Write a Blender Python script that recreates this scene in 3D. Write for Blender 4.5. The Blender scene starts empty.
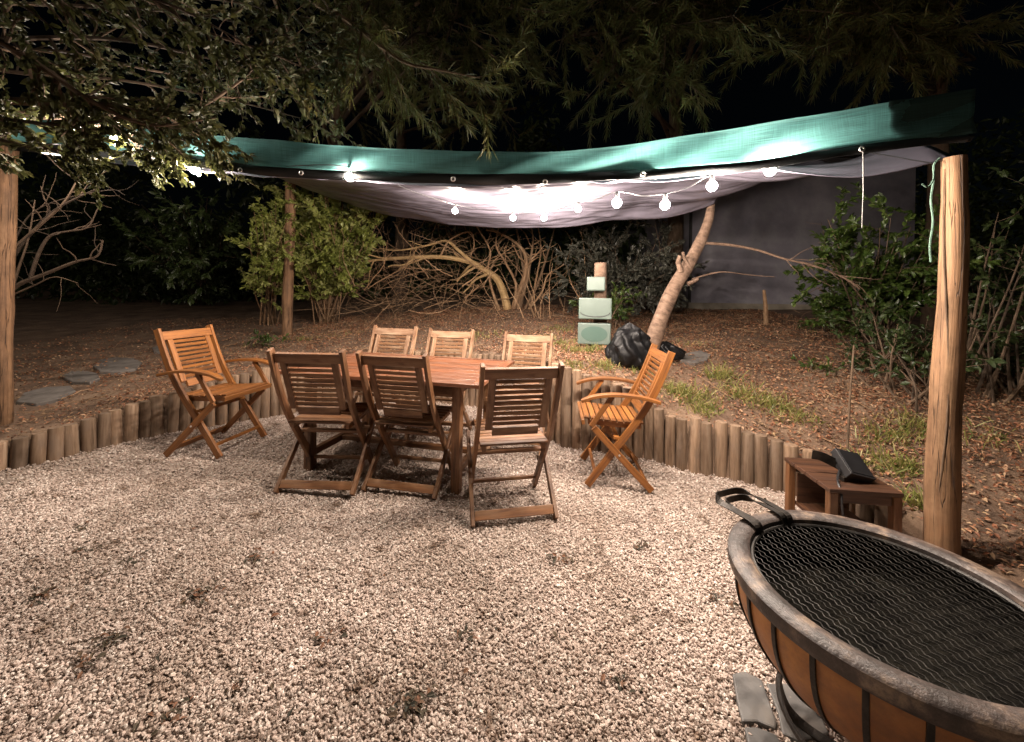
import bpy, math, random
import numpy as np
from mathutils import Vector, Matrix
from mathutils import noise as mnoise

random.seed(7)
rng = np.random.default_rng(11)
scene = bpy.context.scene
COL = scene.collection
R = math.radians
PI = math.pi

# ------------------------------------------------------------------ camera
F_PX, PX0, PY0, CAM_H, ROLL = 390.0, 512.0, 296.0, 1.35, R(1.0)
W_PX, H_PX = 1024, 742
cam_d = bpy.data.cameras.new('camera')
cam = bpy.data.objects.new('camera', cam_d)
COL.objects.link(cam)
cam_d.sensor_fit = 'HORIZONTAL'
cam_d.sensor_width = 36.0
cam_d.lens = F_PX / W_PX * 36.0
cam_d.shift_y = -(H_PX / 2 - PY0) / W_PX
cam_d.clip_start = 0.02
cam_d.clip_end = 300
cam.matrix_world = Matrix.Translation((0, 0, CAM_H)) @ Matrix.Rotation(PI / 2, 4, 'X') @ Matrix.Rotation(ROLL, 4, 'Z')
scene.camera = cam


def ray(px, py):
    x = (px - PX0) / F_PX
    z = -(py - PY0) / F_PX
    c, s = math.cos(ROLL), math.sin(ROLL)
    return x * c - z * s, x * s + z * c           # per metre of depth


def at(px, py, Y):
    x, z = ray(px, py)
    return Vector((x * Y, Y, CAM_H + z * Y))


def smooth(a, b, x):
    t = np.clip((x - a) / (b - a), 0, 1)
    return t * t * (3 - 2 * t)


def zg(x, y):                                      # gravel level
    return 0.025 * np.clip(y - 2.3, 0, 9) + 0.035 * np.clip(-x - 0.8, 0, 4)


def hit(px, py, fn, y0=0.5, y1=30):
    rx, rz = ray(px, py)
    Y = y0
    while Y < y1:
        if CAM_H + rz * Y <= fn(rx * Y, Y):
            break
        Y += 0.01
    return Vector((rx * Y, Y, float(fn(rx * Y, Y))))


# ------------------------------------------------------------------ properties
def tag(o, label=None, cat=None, group=None, kind=None):
    if label: o['label'] = label
    if cat: o['category'] = cat
    if group: o['group'] = group
    if kind: o['kind'] = kind
    return o


def thing(name, label, cat, loc=(0, 0, 0), rot=0, group=None):
    o = bpy.data.objects.new(name, None)
    o.empty_display_size = 0.1
    COL.objects.link(o)
    o.location = loc
    o.rotation_euler = (0, 0, rot)
    return tag(o, label, cat, group)


def copy_tree(o, parent=None):
    c = o.copy()
    COL.objects.link(c)
    c.parent = parent
    for ch in list(o.children):
        copy_tree(ch, c)
    return c


# ------------------------------------------------------------------ mesh builder
class MB:
    def __init__(self):
        self.v, self.f, self.g, self.s, self.r = [], [], [], [], []

    def _add(self, vs, fs, gs, smooth_, rnd=None):
        b = len(self.v)
        rnd = random.random() if rnd is None else rnd
        self.v += [tuple(p) for p in vs]
        self.g += [tuple(p) for p in gs]
        self.r += [rnd] * len(vs)
        self.f += [tuple(i + b for i in f) for f in fs]
        self.s += [smooth_] * len(fs)

    def box(self, c, size, rot=None):
        hx, hy, hz = [s / 2 for s in size]
        off = Vector((random.uniform(-9, 9), random.uniform(-9, 9), random.uniform(-9, 9)))
        vs, gs = [], []
        order = sorted(range(3), key=lambda i: -size[i])
        for x in (-hx, hx):
            for y in (-hy, hy):
                for z in (-hz, hz):
                    p = Vector((x, y, z))
                    gs.append(Vector((p[order[0]], p[order[1]], p[order[2]])) + off)
                    vs.append((rot @ p if rot else p) + Vector(c))
        fs = [(0, 1, 3, 2), (4, 6, 7, 5), (0, 4, 5, 1), (2, 3, 7, 6), (0, 2, 6, 4), (1, 5, 7, 3)]
        self._add(vs, fs, gs, False)

    def strip(self, pts, w, t, side):
        """flat bar along pts; w is its width in the plane of the bend, t its thickness along 'side'."""
        pts = [Vector(p) for p in pts]
        side = Vector(side).normalized()
        off = Vector((random.uniform(-9, 9), random.uniform(-9, 9), random.uniform(-9, 9)))
        vs, gs, fs = [], [], []
        s = 0
        n = len(pts)
        ws = w if isinstance(w, (list, tuple)) else [w] * n
        for i, p in enumerate(pts):
            d = (pts[min(i + 1, n - 1)] - pts[max(i - 1, 0)]).normalized()
            u = side.cross(d).normalized()
            if i: s += (p - pts[i - 1]).length
            for a, b in ((-1, -1), (1, -1), (1, 1), (-1, 1)):
                vs.append(p + u * (a * ws[i] / 2) + side * (b * t / 2))
                gs.append(Vector((s, a * ws[i] / 2, b * t / 2)) + off)
        for i in range(n - 1):
            for k in range(4):
                a, b = i * 4 + k, i * 4 + (k + 1) % 4
                fs.append((a, b, b + 4, a + 4))
        fs.append((3, 2, 1, 0))
        e = (n - 1) * 4
        fs.append((e, e + 1, e + 2, e + 3))
        self._add(vs, fs, gs, False)

    def tube(self, pts, rad, n=8, rnd=None, cap=True):
        pts = [Vector(p) for p in pts]
        m = len(pts)
        rs = rad if isinstance(rad, (list, tuple)) else [rad] * m
        off = Vector((random.uniform(-9, 9), random.uniform(-9, 9), random.uniform(-9, 9)))
        vs, gs, fs = [], [], []
        ref = None
        s = 0
        for i, p in enumerate(pts):
            d = pts[min(i + 1, m - 1)] - pts[max(i - 1, 0)]
            d = d.normalized() if d.length > 1e-9 else Vector((0, 0, 1))
            if ref is None:
                ref = d.orthogonal().normalized()
            ref = (ref - d * ref.dot(d))
            ref = ref.normalized() if ref.length > 1e-6 else d.orthogonal().normalized()
            bi = d.cross(ref)
            if i: s += (p - pts[i - 1]).length
            for k in range(n):
                a = 2 * PI * k / n
                q = ref * math.cos(a) + bi * math.sin(a)
                vs.append(p + q * rs[i])
                gs.append(Vector((s, math.cos(a) * rs[i], math.sin(a) * rs[i])) + off)
        for i in range(m - 1):
            for k in range(n):
                a, b = i * n + k, i * n + (k + 1) % n
                fs.append((a, b, b + n, a + n))
        if cap:
            fs.append(tuple(range(n - 1, -1, -1)))
            fs.append(tuple((m - 1) * n + k for k in range(n)))
        self._add(vs, fs, gs, True, rnd)

    def lathe(self, prof, n=48, c=(0, 0, 0)):
        vs, gs, fs = [], [], []
        m = len(prof)
        for (r, z) in prof:
            for k in range(n):
                a = 2 * PI * k / n
                vs.append((c[0] + r * math.cos(a), c[1] + r * math.sin(a), c[2] + z))
                gs.append((a * 0.4, r, z))
        for i in range(m - 1):
            for k in range(n):
                a, b = i * n + k, i * n + (k + 1) % n
                fs.append((a, b, b + n, a + n))
        self._add(vs, fs, gs, True)

    def build(self, name, mat, parent=None, loc=None, bevel=0.0, sharp=35):
        me = bpy.data.meshes.new(name)
        me.from_pydata(self.v, [], self.f)
        me.polygons.foreach_set('use_smooth', np.array(self.s, dtype=bool))
        a = me.attributes.new('gr', 'FLOAT_VECTOR', 'POINT')
        a.data.foreach_set('vector', np.array(self.g, dtype=np.float32).ravel())
        a = me.attributes.new('rnd', 'FLOAT', 'POINT')
        a.data.foreach_set('value', np.array(self.r, dtype=np.float32))
        if any(self.s):
            me.set_sharp_from_angle(angle=R(sharp))
        me.materials.append(mat)
        o = bpy.data.objects.new(name, me)
        COL.objects.link(o)
        if parent: o.parent = parent
        if loc is not None: o.location = loc
        if bevel:
            b = o.modifiers.new('bevel', 'BEVEL')
            b.width = bevel
            b.segments = 2
            b.limit_method = 'ANGLE'
            b.angle_limit = R(50)
        return o


def np_mesh(name, V, F, mat, attrs=None, smooth_=False, parent=None):
    me = bpy.data.meshes.new(name)
    k = F.shape[1]
    me.vertices.add(len(V))
    me.vertices.foreach_set('co', V.astype(np.float32).ravel())
    me.loops.add(F.size)
    me.loops.foreach_set('vertex_index', F.astype(np.int32).ravel())
    me.polygons.add(len(F))
    me.polygons.foreach_set('loop_start', np.arange(0, F.size, k, dtype=np.int32))
    me.polygons.foreach_set('use_smooth', np.full(len(F), smooth_))
    for n, arr in (attrs or {}).items():
        if arr.ndim == 1:
            a = me.attributes.new(n, 'FLOAT', 'POINT')
            a.data.foreach_set('value', arr.astype(np.float32))
        else:
            a = me.attributes.new(n, 'FLOAT_VECTOR', 'POINT')
            a.data.foreach_set('vector', arr.astype(np.float32).ravel())
    me.update(calc_edges=True)
    me.validate()
    me.materials.append(mat)
    o = bpy.data.objects.new(name, me)
    COL.objects.link(o)
    if parent: o.parent = parent
    return o


# ------------------------------------------------------------------ materials
def new_mat(name):
    m = bpy.data.materials.new(name)
    m.use_nodes = True
    nt = m.node_tree
    b = nt.nodes['Principled BSDF']
    return m, nt, b


def node(nt, t, **kw):
    n = nt.nodes.new(t)
    for k, v in kw.items():
        if k.startswith('_'):
            setattr(n, k[1:], v)
        else:
            n.inputs[k.replace('__', ' ')].default_value = v
    return n


def ramp(nt, src, stops, interp='LINEAR'):
    r = nt.nodes.new('ShaderNodeValToRGB')
    r.color_ramp.interpolation = interp
    el = r.color_ramp.elements
    while len(el) < len(stops): el.new(0.5)
    for e, (p, c) in zip(el, stops):
        e.position = p
        e.color = (*c, 1)
    nt.links.new(src, r.inputs[0])
    return r.outputs[0]


def coords(nt, kind='Object', scale=(1, 1, 1), attr=None):
    mp = nt.nodes.new('ShaderNodeMapping')
    mp.inputs['Scale'].default_value = scale
    if attr:
        a = node(nt, 'ShaderNodeAttribute', _attribute_name=attr)
        nt.links.new(a.outputs['Vector'], mp.inputs[0])
    else:
        tc = nt.nodes.new('ShaderNodeTexCoord')
        nt.links.new(tc.outputs[kind], mp.inputs[0])
    return mp.outputs[0]


def noise(nt, vec, scale, detail=4, rough=0.6):
    n = node(nt, 'ShaderNodeTexNoise', Scale=scale, Detail=detail, Roughness=rough)
    nt.links.new(vec, n.inputs['Vector'])
    return n.outputs['Fac']


def mixc(nt, fac, a, b, mode='MIX'):
    m = nt.nodes.new('ShaderNodeMix')
    m.data_type = 'RGBA'
    m.blend_type = mode
    for sock, val in ((m.inputs[0], fac), (m.inputs[6], a), (m.inputs[7], b)):
        if isinstance(val, (int, float)):
            sock.default_value = val
        elif isinstance(val, tuple):
            sock.default_value = (*val, 1)
        else:
            nt.links.new(val, sock)
    return m.outputs[2]


def bump(nt, b, h, strength=0.3, dist=0.01):
    n = node(nt, 'ShaderNodeBump', Strength=strength, Distance=dist)
    nt.links.new(h, n.inputs['Height'])
    nt.links.new(n.outputs[0], b.inputs['Normal'])


def rnd_attr(nt):
    return node(nt, 'ShaderNodeAttribute', _attribute_name='rnd').outputs['Fac']


def wood_mat(name, dark, mid, light, rough=0.5, grain=(4, 55, 55), wear=None, var=0.35, bmp=0.25):
    m, nt, b = new_mat(name)
    g = noise(nt, coords(nt, attr='gr', scale=grain), 1.0, 5, 0.65)
    c = ramp(nt, g, [(0.28, dark), (0.5, mid), (0.72, light)])
    r = rnd_attr(nt)
    k = ramp(nt, r, [(0, (1 - var,) * 3), (1, (1 + var * 0.4,) * 3)])
    c = mixc(nt, 1.0, c, k, 'MULTIPLY')
    oi = nt.nodes.new('ShaderNodeObjectInfo')
    ko = ramp(nt, oi.outputs['Random'], [(0, (.80, .78, .76)), (1, (1.12, 1.12, 1.12))])
    c = mixc(nt, 1.0, c, ko, 'MULTIPLY')
    if wear:
        w = noise(nt, coords(nt, attr='gr', scale=(5, 12, 12)), 1.0, 4, 0.6)
        wf = ramp(nt, w, [(0.48, (0, 0, 0)), (0.68, (1, 1, 1))])
        c = mixc(nt, wf, c, wear)
    nt.links.new(c, b.inputs['Base Color'])
    b.inputs['Roughness'].default_value = rough
    rr = ramp(nt, g, [(0.3, (rough + 0.15,) * 3), (0.7, (rough - 0.08,) * 3)])
    nt.links.new(rr, b.inputs['Roughness'])
    bump(nt, b, g, bmp, 0.004)
    return m


def noise_mat(name, stops, scale=6, rough=0.8, bmp=0.3, bscale=40, metallic=0.0, bdist=0.006, detail=6, spec=0.5):
    m, nt, b = new_mat(name)
    v = coords(nt)
    c = ramp(nt, noise(nt, v, scale, detail, 0.62), stops)
    nt.links.new(c, b.inputs['Base Color'])
    b.inputs['Roughness'].default_value = rough
    b.inputs['Metallic'].default_value = metallic
    b.inputs['Specular IOR Level'].default_value = spec
    bump(nt, b, noise(nt, v, bscale, 5, 0.6), bmp, bdist)
    return m


def leaf_mat(name, cols, trans=0.35, rough=0.45):
    m, nt, b = new_mat(name)
    r = rnd_attr(nt)
    n = len(cols)
    c = ramp(nt, r, [(i / max(1, n - 1), cc) for i, cc in enumerate(cols)])
    nt.links.new(c, b.inputs['Base Color'])
    b.inputs['Roughness'].default_value = rough
    t = nt.nodes.new('ShaderNodeBsdfTranslucent')
    nt.links.new(c, t.inputs['Color'])
    mx = nt.nodes.new('ShaderNodeMixShader')
    mx.inputs[0].default_value = trans
    out = nt.nodes['Material Output']
    nt.links.new(b.outputs[0], mx.inputs[1])
    nt.links.new(t.outputs[0], mx.inputs[2])
    nt.links.new(mx.outputs[0], out.inputs['Surface'])
    return m


M = {}
M['teak'] = wood_mat('stained_teak', (.10, .035, .009), (.22, .082, .018), (.30, .12, .03), 0.45, var=0.25)
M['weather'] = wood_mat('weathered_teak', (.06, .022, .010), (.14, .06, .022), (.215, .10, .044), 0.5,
                        wear=(.21, .115, .06), var=0.4)
M['table'] = wood_mat('table_wood', (.085, .028, .012), (.155, .055, .024), (.21, .085, .042), 0.34, wear=(.20, .105, .07), var=0.35)
M['weatherlit'] = wood_mat('lit_weathered_teak', (.13, .062, .03), (.27, .14, .07), (.38, .22, .12), 0.5, wear=(.36, .24, .15), var=0.3)  # lighter copy of weathered teak: bulb light on the far chairs put into colour
M['yellowbark'] = wood_mat('yellow_bark', (.24, .15, .07), (.42, .28, .13), (.52, .37, .2), 0.8, grain=(10, 16, 16), var=0.2, bmp=0.4)
M['darkwood'] = wood_mat('dark_brown_wood', (.032, .014, .008), (.07, .030, .015), (.115, .054, .027), 0.5, var=0.3)  # dark brown wood of the side table top, apron, shelf and back
M['log'] = wood_mat('palisade_wood', (.12, .075, .045), (.25, .165, .105), (.35, .255, .18), 0.8, grain=(3, 40, 40),
                    wear=(.17, .12, .085), var=0.45, bmp=0.5)
def pole_mat():
    m, nt, b = new_mat('pole_wood')
    v = coords(nt, attr='gr', scale=(1.1, 30, 30))
    g = noise(nt, v, 1.0, 6, .65)
    c = ramp(nt, g, [(.28, (.09, .045, .022)), (.5, (.195, .105, .052)), (.72, (.27, .16, .085))])
    ck = noise(nt, coords(nt, attr='gr', scale=(.9, 22, 22)), 1.3, 3, .5)
    kc = ramp(nt, ck, [(.485, (1, 1, 1)), (.5, (.22, .18, .15)), (.512, (1, 1, 1))])
    c = mixc(nt, 1.0, c, kc, 'MULTIPLY')
    st = noise(nt, coords(nt, attr='gr', scale=(4, 9, 9)), 1.0, 6, .7)
    ks = ramp(nt, st, [(.40, (.62, .60, .55)), (.56, (1, 1, 1)), (.72, (1.15, 1.1, 1.0))])
    c = mixc(nt, 1.0, c, ks, 'MULTIPLY')
    w = node(nt, 'ShaderNodeTexVoronoi', Scale=1.0)
    nt.links.new(coords(nt, attr='gr', scale=(2.2, 7, 7)), w.inputs['Vector'])
    kn = ramp(nt, w.outputs['Distance'], [(.0, (.28, .2, .16)), (.10, (.5, .4, .32)), (.15, (1, 1, 1))])
    c = mixc(nt, 1.0, c, kn, 'MULTIPLY')
    nt.links.new(c, b.inputs['Base Color'])
    b.inputs['Roughness'].default_value = .75
    hh = nt.nodes.new('ShaderNodeMath'); hh.operation = 'MULTIPLY'
    nt.links.new(g, hh.inputs[0]); nt.links.new(kc, hh.inputs[1])
    bump(nt, b, hh.outputs[0], .8, .012)
    return m


M['pole'] = pole_mat() if True else wood_mat('pole_wood', (.17, .09, .04), (.31, .175, .082), (.37, .23, .12), 0.7, grain=(1.1, 30, 30), var=0.1, bmp=0.5)
M['bark'] = wood_mat('pale_bark', (.055, .033, .022), (.165, .105, .072), (.25, .17, .125), 0.85, grain=(26, 12, 12), var=0.2, bmp=0.6)
M['twig'] = wood_mat('dry_twig', (.17, .095, .05), (.31, .19, .105), (.43, .295, .18), 0.8, grain=(8, 20, 20), var=0.7, bmp=0.3)
M['twigdark'] = wood_mat('dark_twig', (.05, .03, .018), (.10, .065, .04), (.15, .10, .065), 0.85, grain=(8, 20, 20), var=0.6, bmp=0.3)
M['leaf_overhead'] = leaf_mat('overhead_leaf', [(.02, .024, .008), (.04, .045, .014), (.058, .06, .018), (.08, .066, .022)], 0.3, 0.6)
M['leaf_bright'] = leaf_mat('pale_green_leaf', [(.09, .12, .022), (.19, .225, .045), (.28, .305, .085), (.37, .375, .15)], 0.35)
M['leaf_dark'] = leaf_mat('dark_green_leaf', [(.018, .03, .009), (.035, .055, .016), (.055, .075, .024)], 0.25)
M['leaf_green'] = leaf_mat('glossy_green_leaf', [(.018, .036, .008), (.042, .075, .014), (.07, .11, .022), (.10, .14, .032)], 0.3, 0.4)
M['leaf_grey'] = leaf_mat('grey_green_leaf', [(.03, .03, .024), (.06, .06, .047), (.085, .085, .065)], 0.2)
M['needle'] = leaf_mat('conifer_needle', [(.04, .047, .014), (.085, .092, .028), (.12, .12, .04), (.14, .115, .042)], 0.3)
M['grass'] = leaf_mat('grass_blade', [(.10, .13, .025), (.19, .21, .05), (.29, .28, .085), (.38, .31, .13)], 0.35)
M['litter'] = leaf_mat('fallen_leaf', [(.09, .04, .022), (.20, .08, .04), (.31, .13, .066), (.37, .19, .10), (.44, .29, .18), (.27, .18, .09)], 0.15, 0.7)
M['debris'] = leaf_mat('dark_debris', [(.02, .02, .012), (.05, .04, .022), (.085, .055, .03), (.19, .085, .045)], 0.1, 0.8)
M['soil'] = noise_mat('bank_soil', [(.3, (.075, .046, .030)), (.5, (.16, .10, .064)), (.7, (.25, .17, .112))], 3.0, 0.95, 0.8, 30, bdist=0.03)
M['gravelbed'] = noise_mat('gravel_bed', [(.3, (.26, .205, .17)), (.7, (.42, .345, .29))], 60, 0.95, 0.8, 90, bdist=0.01)
M['slate'] = noise_mat('slate_flag', [(.3, (.055, .053, .052)), (.5, (.10, .095, .09)), (.72, (.15, .13, .11))], 7, 0.55, 0.35, 25)
M['stone'] = noise_mat('stepping_stone', [(.3, (.08, .07, .062)), (.7, (.19, .17, .155))], 9, 0.85, 0.4, 30)
M['iron'] = noise_mat('black_iron', [(.35, (.012, .011, .010)), (.7, (.04, .032, .026))], 30, 0.5, 0.3, 120, 0.6)
M['grate'] = noise_mat('grate_steel', [(.35, (.015, .014, .013)), (.7, (.05, .045, .04))], 25, 0.5, 0.3, 120, 0.5)
M['ash'] = noise_mat('ash_bed', [(.35, (.004, .0035, .003)), (.6, (.010, .009, .007)), (.8, (.035, .028, .02))], 14, 0.95, 0.9, 25, bdist=0.03, spec=0.05)
M['plasticblack'] = noise_mat('black_plastic', [(.3, (.008, .008, .009)), (.7, (.02, .02, .022))], 8, 0.4, 0.1, 60)
M['bag'] = noise_mat('black_bag_plastic', [(.3, (.004, .004, .0045)), (.7, (.012, .012, .013))], 5, 0.42, 0.35, 14, bdist=0.02, spec=0.2)
M['boxgreen'] = noise_mat('pale_green_plastic', [(.3, (.09, .125, .108)), (.6, (.115, .152, .134)), (.8, (.135, .168, .15))], 4, 0.45, 0.08, 50)
M['glasswindow'] = noise_mat('meter_window', [(.3, (.07, .118, .10)), (.7, (.092, .14, .12))], 4, 0.15, 0.02, 50)
M['render'] = noise_mat('grey_render', [(.3, (.18, .172, .21)), (.5, (.27, .255, .30)), (.62, (.33, .32, .36)), (.75, (.25, .24, .28))], 1.6, 0.85, 0.3, 60)
M['concrete'] = noise_mat('pale_concrete', [(.3, (.22, .19, .15)), (.7, (.36, .32, .26))], 4, 0.9, 0.4, 40)
M['roof'] = noise_mat('dark_roof', [(.3, (.02, .02, .022)), (.7, (.05, .048, .05))], 6, 0.8, 0.3, 40)
M['metalpale'] = noise_mat('zinc', [(.3, (.5, .5, .5)), (.7, (.7, .7, .7))], 20, 0.35, 0.1, 60, 0.8)
M['ropegreen'] = noise_mat('green_cord', [(.3, (.04, .08, .06)), (.7, (.10, .17, .13))], 40, 0.8, 0.5, 150)
M['cordpale'] = noise_mat('pale_cord', [(.3, (.05, .05, .048)), (.7, (.09, .09, .085))], 40, 0.7, 0.3, 150)


def gravel_material():
    m, nt, b = new_mat('gravel_chip')
    c = ramp(nt, rnd_attr(nt), [(0.0, (.11, .085, .07)), (.06, (.27, .205, .165)), (.3, (.42, .345, .295)), (.55, (.52, .435, .38)),
                                (.75, (.48, .38, .325)), (.86, (.60, .53, .47)), (1.0, (.72, .66, .60))])
    n = noise(nt, coords(nt), 1.6, 4, 0.6)
    k = ramp(nt, n, [(.32, (.66, .60, .55)), (.55, (1, .98, .98)), (.8, (1.0, .96, .96))])
    c = mixc(nt, 1.0, c, k, 'MULTIPLY')
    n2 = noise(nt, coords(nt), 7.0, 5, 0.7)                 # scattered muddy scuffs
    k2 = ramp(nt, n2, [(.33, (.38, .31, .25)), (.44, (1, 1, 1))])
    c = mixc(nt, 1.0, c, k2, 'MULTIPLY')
    nt.links.new(c, b.inputs['Base Color'])
    b.inputs['Roughness'].default_value = 0.75
    return m


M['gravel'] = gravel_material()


def firepit_panel():
    m, nt, b = new_mat('rusted_panel')
    v = coords(nt)
    c = ramp(nt, noise(nt, v, 5, 6, .65), [(.3, (.13, .048, .014)), (.5, (.27, .10, .024)), (.72, (.38, .165, .04))])
    c2 = ramp(nt, noise(nt, v, 14, 6, .7), [(.45, (0, 0, 0)), (.75, (1, 1, 1))])
    c = mixc(nt, c2, c, (.14, .055, .02))
    nt.links.new(c, b.inputs['Base Color'])
    b.inputs['Roughness'].default_value = 0.5
    bump(nt, b, noise(nt, v, 60, 4, .6), 0.25, 0.004)
    return m


def firepit_rim():
    m, nt, b = new_mat('worn_rim')
    v = coords(nt)
    c = ramp(nt, noise(nt, v, 9, 7, .68), [(.3, (.018, .013, .011)), (.47, (.042, .031, .027)), (.52, (.07, .052, .045)), (.565, (.13, .10, .08)), (.60, (.20, .15, .11)), (.65, (.075, .056, .046)), (.8, (.13, .10, .078))])
    ring = noise(nt, coords(nt, attr='gr', scale=(6, 120, 20)), 1.0, 3, .6)
    k = ramp(nt, ring, [(.35, (.55, .5, .48)), (.65, (1.15, 1.08, 1.02))])
    c = mixc(nt, 1.0, c, k, 'MULTIPLY')
    nt.links.new(c, b.inputs['Base Color'])
    b.inputs['Roughness'].default_value = 0.5
    bump(nt, b, noise(nt, v, 45, 6, .7), 0.6, 0.006)
    return m


M['panel'] = firepit_panel()
M['rim'] = firepit_rim()


def cloth(name, base, trans_col, trans, rough, weave=None, spec=0.4, porous=0.0):
    m, nt, b = new_mat(name)
    v = coords(nt, attr='gr')
    col = ramp(nt, noise(nt, v, 2.5, 4, .6), [(.35, tuple(x * .78 for x in base)), (.7, base)])
    if weave:
        w = noise(nt, coords(nt, attr='gr', scale=weave), 1.0, 3, .6)
        k = ramp(nt, w, [(.3, (.5, .5, .5)), (.7, (1.3, 1.3, 1.3))])
        col = mixc(nt, 1.0, col, k, 'MULTIPLY')
        w2 = noise(nt, coords(nt, attr='gr', scale=(weave[1] * .8, weave[0] * 1.2, 1)), 1.0, 2, .5)
        k2 = ramp(nt, w2, [(.3, (.8, .8, .8)), (.7, (1.12, 1.12, 1.12))])
        col = mixc(nt, 1.0, col, k2, 'MULTIPLY')
    nt.links.new(col, b.inputs['Base Color'])
    b.inputs['Roughness'].default_value = rough
    b.inputs['Specular IOR Level'].default_value = spec
    t = nt.nodes.new('ShaderNodeBsdfTranslucent')
    tc = mixc(nt, 1.0, col, trans_col, 'MULTIPLY')
    nt.links.new(tc, t.inputs['Color'])
    mx = nt.nodes.new('ShaderNodeMixShader')
    mx.inputs[0].default_value = trans
    nt.links.new(b.outputs[0], mx.inputs[1])
    nt.links.new(t.outputs[0], mx.inputs[2])
    res = mx
    if porous:                                           # light passes straight through the open weave
        tr = nt.nodes.new('ShaderNodeBsdfTransparent')
        res = nt.nodes.new('ShaderNodeMixShader')
        res.inputs[0].default_value = porous
        nt.links.new(mx.outputs[0], res.inputs[1])
        nt.links.new(tr.outputs[0], res.inputs[2])
    nt.links.new(res.outputs[0], nt.nodes['Material Output'].inputs['Surface'])
    return m


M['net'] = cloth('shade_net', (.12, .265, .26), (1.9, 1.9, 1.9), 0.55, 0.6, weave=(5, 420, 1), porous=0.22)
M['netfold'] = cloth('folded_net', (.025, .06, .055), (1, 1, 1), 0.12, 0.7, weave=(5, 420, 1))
M['hem'] = cloth('black_hem', (.016, .018, .02), (1, 1, 1), 0.05, 0.6)
M['sheet'] = cloth('white_tarpaulin', (.15, .138, .175), (1.6, 1.6, 1.6), 0.25, 0.3, spec=0.6)


def emit_mat(name, col, s):
    m, nt, b = new_mat(name)
    b.inputs['Base Color'].default_value = (0.8, 0.8, 0.8, 1)
    b.inputs['Emission Color'].default_value = (*col, 1)
    b.inputs['Emission Strength'].default_value = s
    m.cycles.emission_sampling = 'FRONT'
    return m


BULB = 3450.0
M['bulb'] = emit_mat('lit_bulb', (1.0, 0.845, 0.71), BULB)
M['bulbweak'] = emit_mat('weak_bulb', (1.0, 0.845, 0.71), BULB * .3)

# ------------------------------------------------------------------ terrain
ctrl = np.array([
    (-3.87, 2.97, .28), (-3.35, 3.55, .40), (-2.5, 4.15, .55), (-1.8, 4.65, .62), (-.5, 4.7, .66), (.3, 4.1, .72), (.55, 3.7, .70),
    (.95, 3.5, .60), (1.3, 3.25, .42), (1.75, 3.1, .37), (2.1, 2.9, .28), (2.25, 2.3, .18), (2.2, 1.8, .07), (2.5, 1.0, .03), (2.8, -2, .05),
    (-4.4, 2.0, .2), (-4.8, 0, .12), (-3.4, 5.97, .70), (-.04, 7, 1.10), (3.7, 8, 1.15), (7, 8, 1.2), (.9, 4.4, .80), (1.4, 4.0, .76),
    (3.4, 4.0, .72), (-6, 6, .55), (-8, 10, .9), (0, 12, 1.5), (8, 12, 1.4), (5, 3, .55), (5, 1, .35), (-8, 2, .35), (0, 22, 2.0),
    (14, 22, 1.9), (-14, 22, 1.6), (14, 0, .6), (-14, 0, .4), (2.2, 5.5, .92), (0, -5, 0), (-2.5, 8, .95)])
_D = np.linalg.norm(ctrl[:, None, :2] - ctrl[None, :, :2], axis=2)
_A = np.block([[-_D + 1e-3 * np.eye(len(ctrl)), np.c_[np.ones(len(ctrl)), ctrl[:, :2]]],
               [np.r_[np.ones((1, len(ctrl))), ctrl[:, :2].T], np.zeros((3, 3))]])
_w = np.linalg.solve(_A, np.r_[ctrl[:, 2], np.zeros(3)])


def zb(x, y):
    x = np.asarray(x, float); y = np.asarray(y, float)
    sh = x.shape
    p = np.c_[x.ravel(), y.ravel()]
    d = np.linalg.norm(p[:, None, :] - ctrl[None, :, :2], axis=2)
    z = -d @ _w[:-3] + _w[-3] + p @ _w[-2:]
    z = z + .012 * np.sin(p[:, 0] * 5.1 + p[:, 1] * 2.3) * np.sin(p[:, 1] * 4.3 - p[:, 0]) \
          + .008 * np.sin(p[:, 0] * 13.1) * np.sin(p[:, 1] * 11.7 + p[:, 0] * 3)
    return z.reshape(sh)


# the palisade line: foot of the logs (x, y) and the height of their tops
pal = []
for px, py, zt in ((0, 472, .30), (60, 459, .34), (138, 438, .41), (200, 428, .50), (260, 419, .585)):
    p = hit(px, py, zg); pal.append((p.x, p.y, zt))
pal = [(-4.25, 2.35, .24)] + pal
pal += [(-1.95, 4.50, .62), (-1.0, 4.72, .66), (-.3, 4.52, .68), (.16, 4.12, .71)]
for px, py, zt in ((565, 446, .73), (616, 452, .62), (645, 458, .50), (667, 464, .415), (690, 470, .42), (720, 475, .41), (760, 484, .38), (785, 491, .34)):
    p = hit(px, py, zg); pal.append((p.x, p.y, zt))
pal += [(2.13, 2.62, .30), (2.20, 2.25, .26)]
pal = np.array(pal)
seg = np.r_[0, np.cumsum(np.linalg.norm(np.diff(pal[:, :2], axis=0), axis=1))]
ss = np.linspace(0, seg[-1], 400)
palf = np.c_[np.interp(ss, seg, pal[:, 0]), np.interp(ss, seg, pal[:, 1]), np.interp(ss, seg, pal[:, 2])]
for _ in range(12):
    palf[1:-1] = (palf[:-2] + 2 * palf[1:-1] + palf[2:]) / 4
poly = np.r_[palf[:, :2], np.array([(2.25, 1.9), (2.45, 1.0), (2.7, -1.0), (2.8, -6.0), (-5.2, -6.0), (-4.9, 0.0), (-4.5, 1.5)])]


def inside(x, y):
    x = np.asarray(x); y = np.asarray(y)
    c = np.zeros(x.shape, bool)
    n = len(poly)
    for i in range(n):
        x1, y1 = poly[i]; x2, y2 = poly[(i + 1) % n]
        m = ((y1 > y) != (y2 > y))
        xi = (x2 - x1) * (y - y1) / (y2 - y1 if y2 != y1 else 1e-9) + x1
        c ^= m & (x < xi)
    return c


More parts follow.
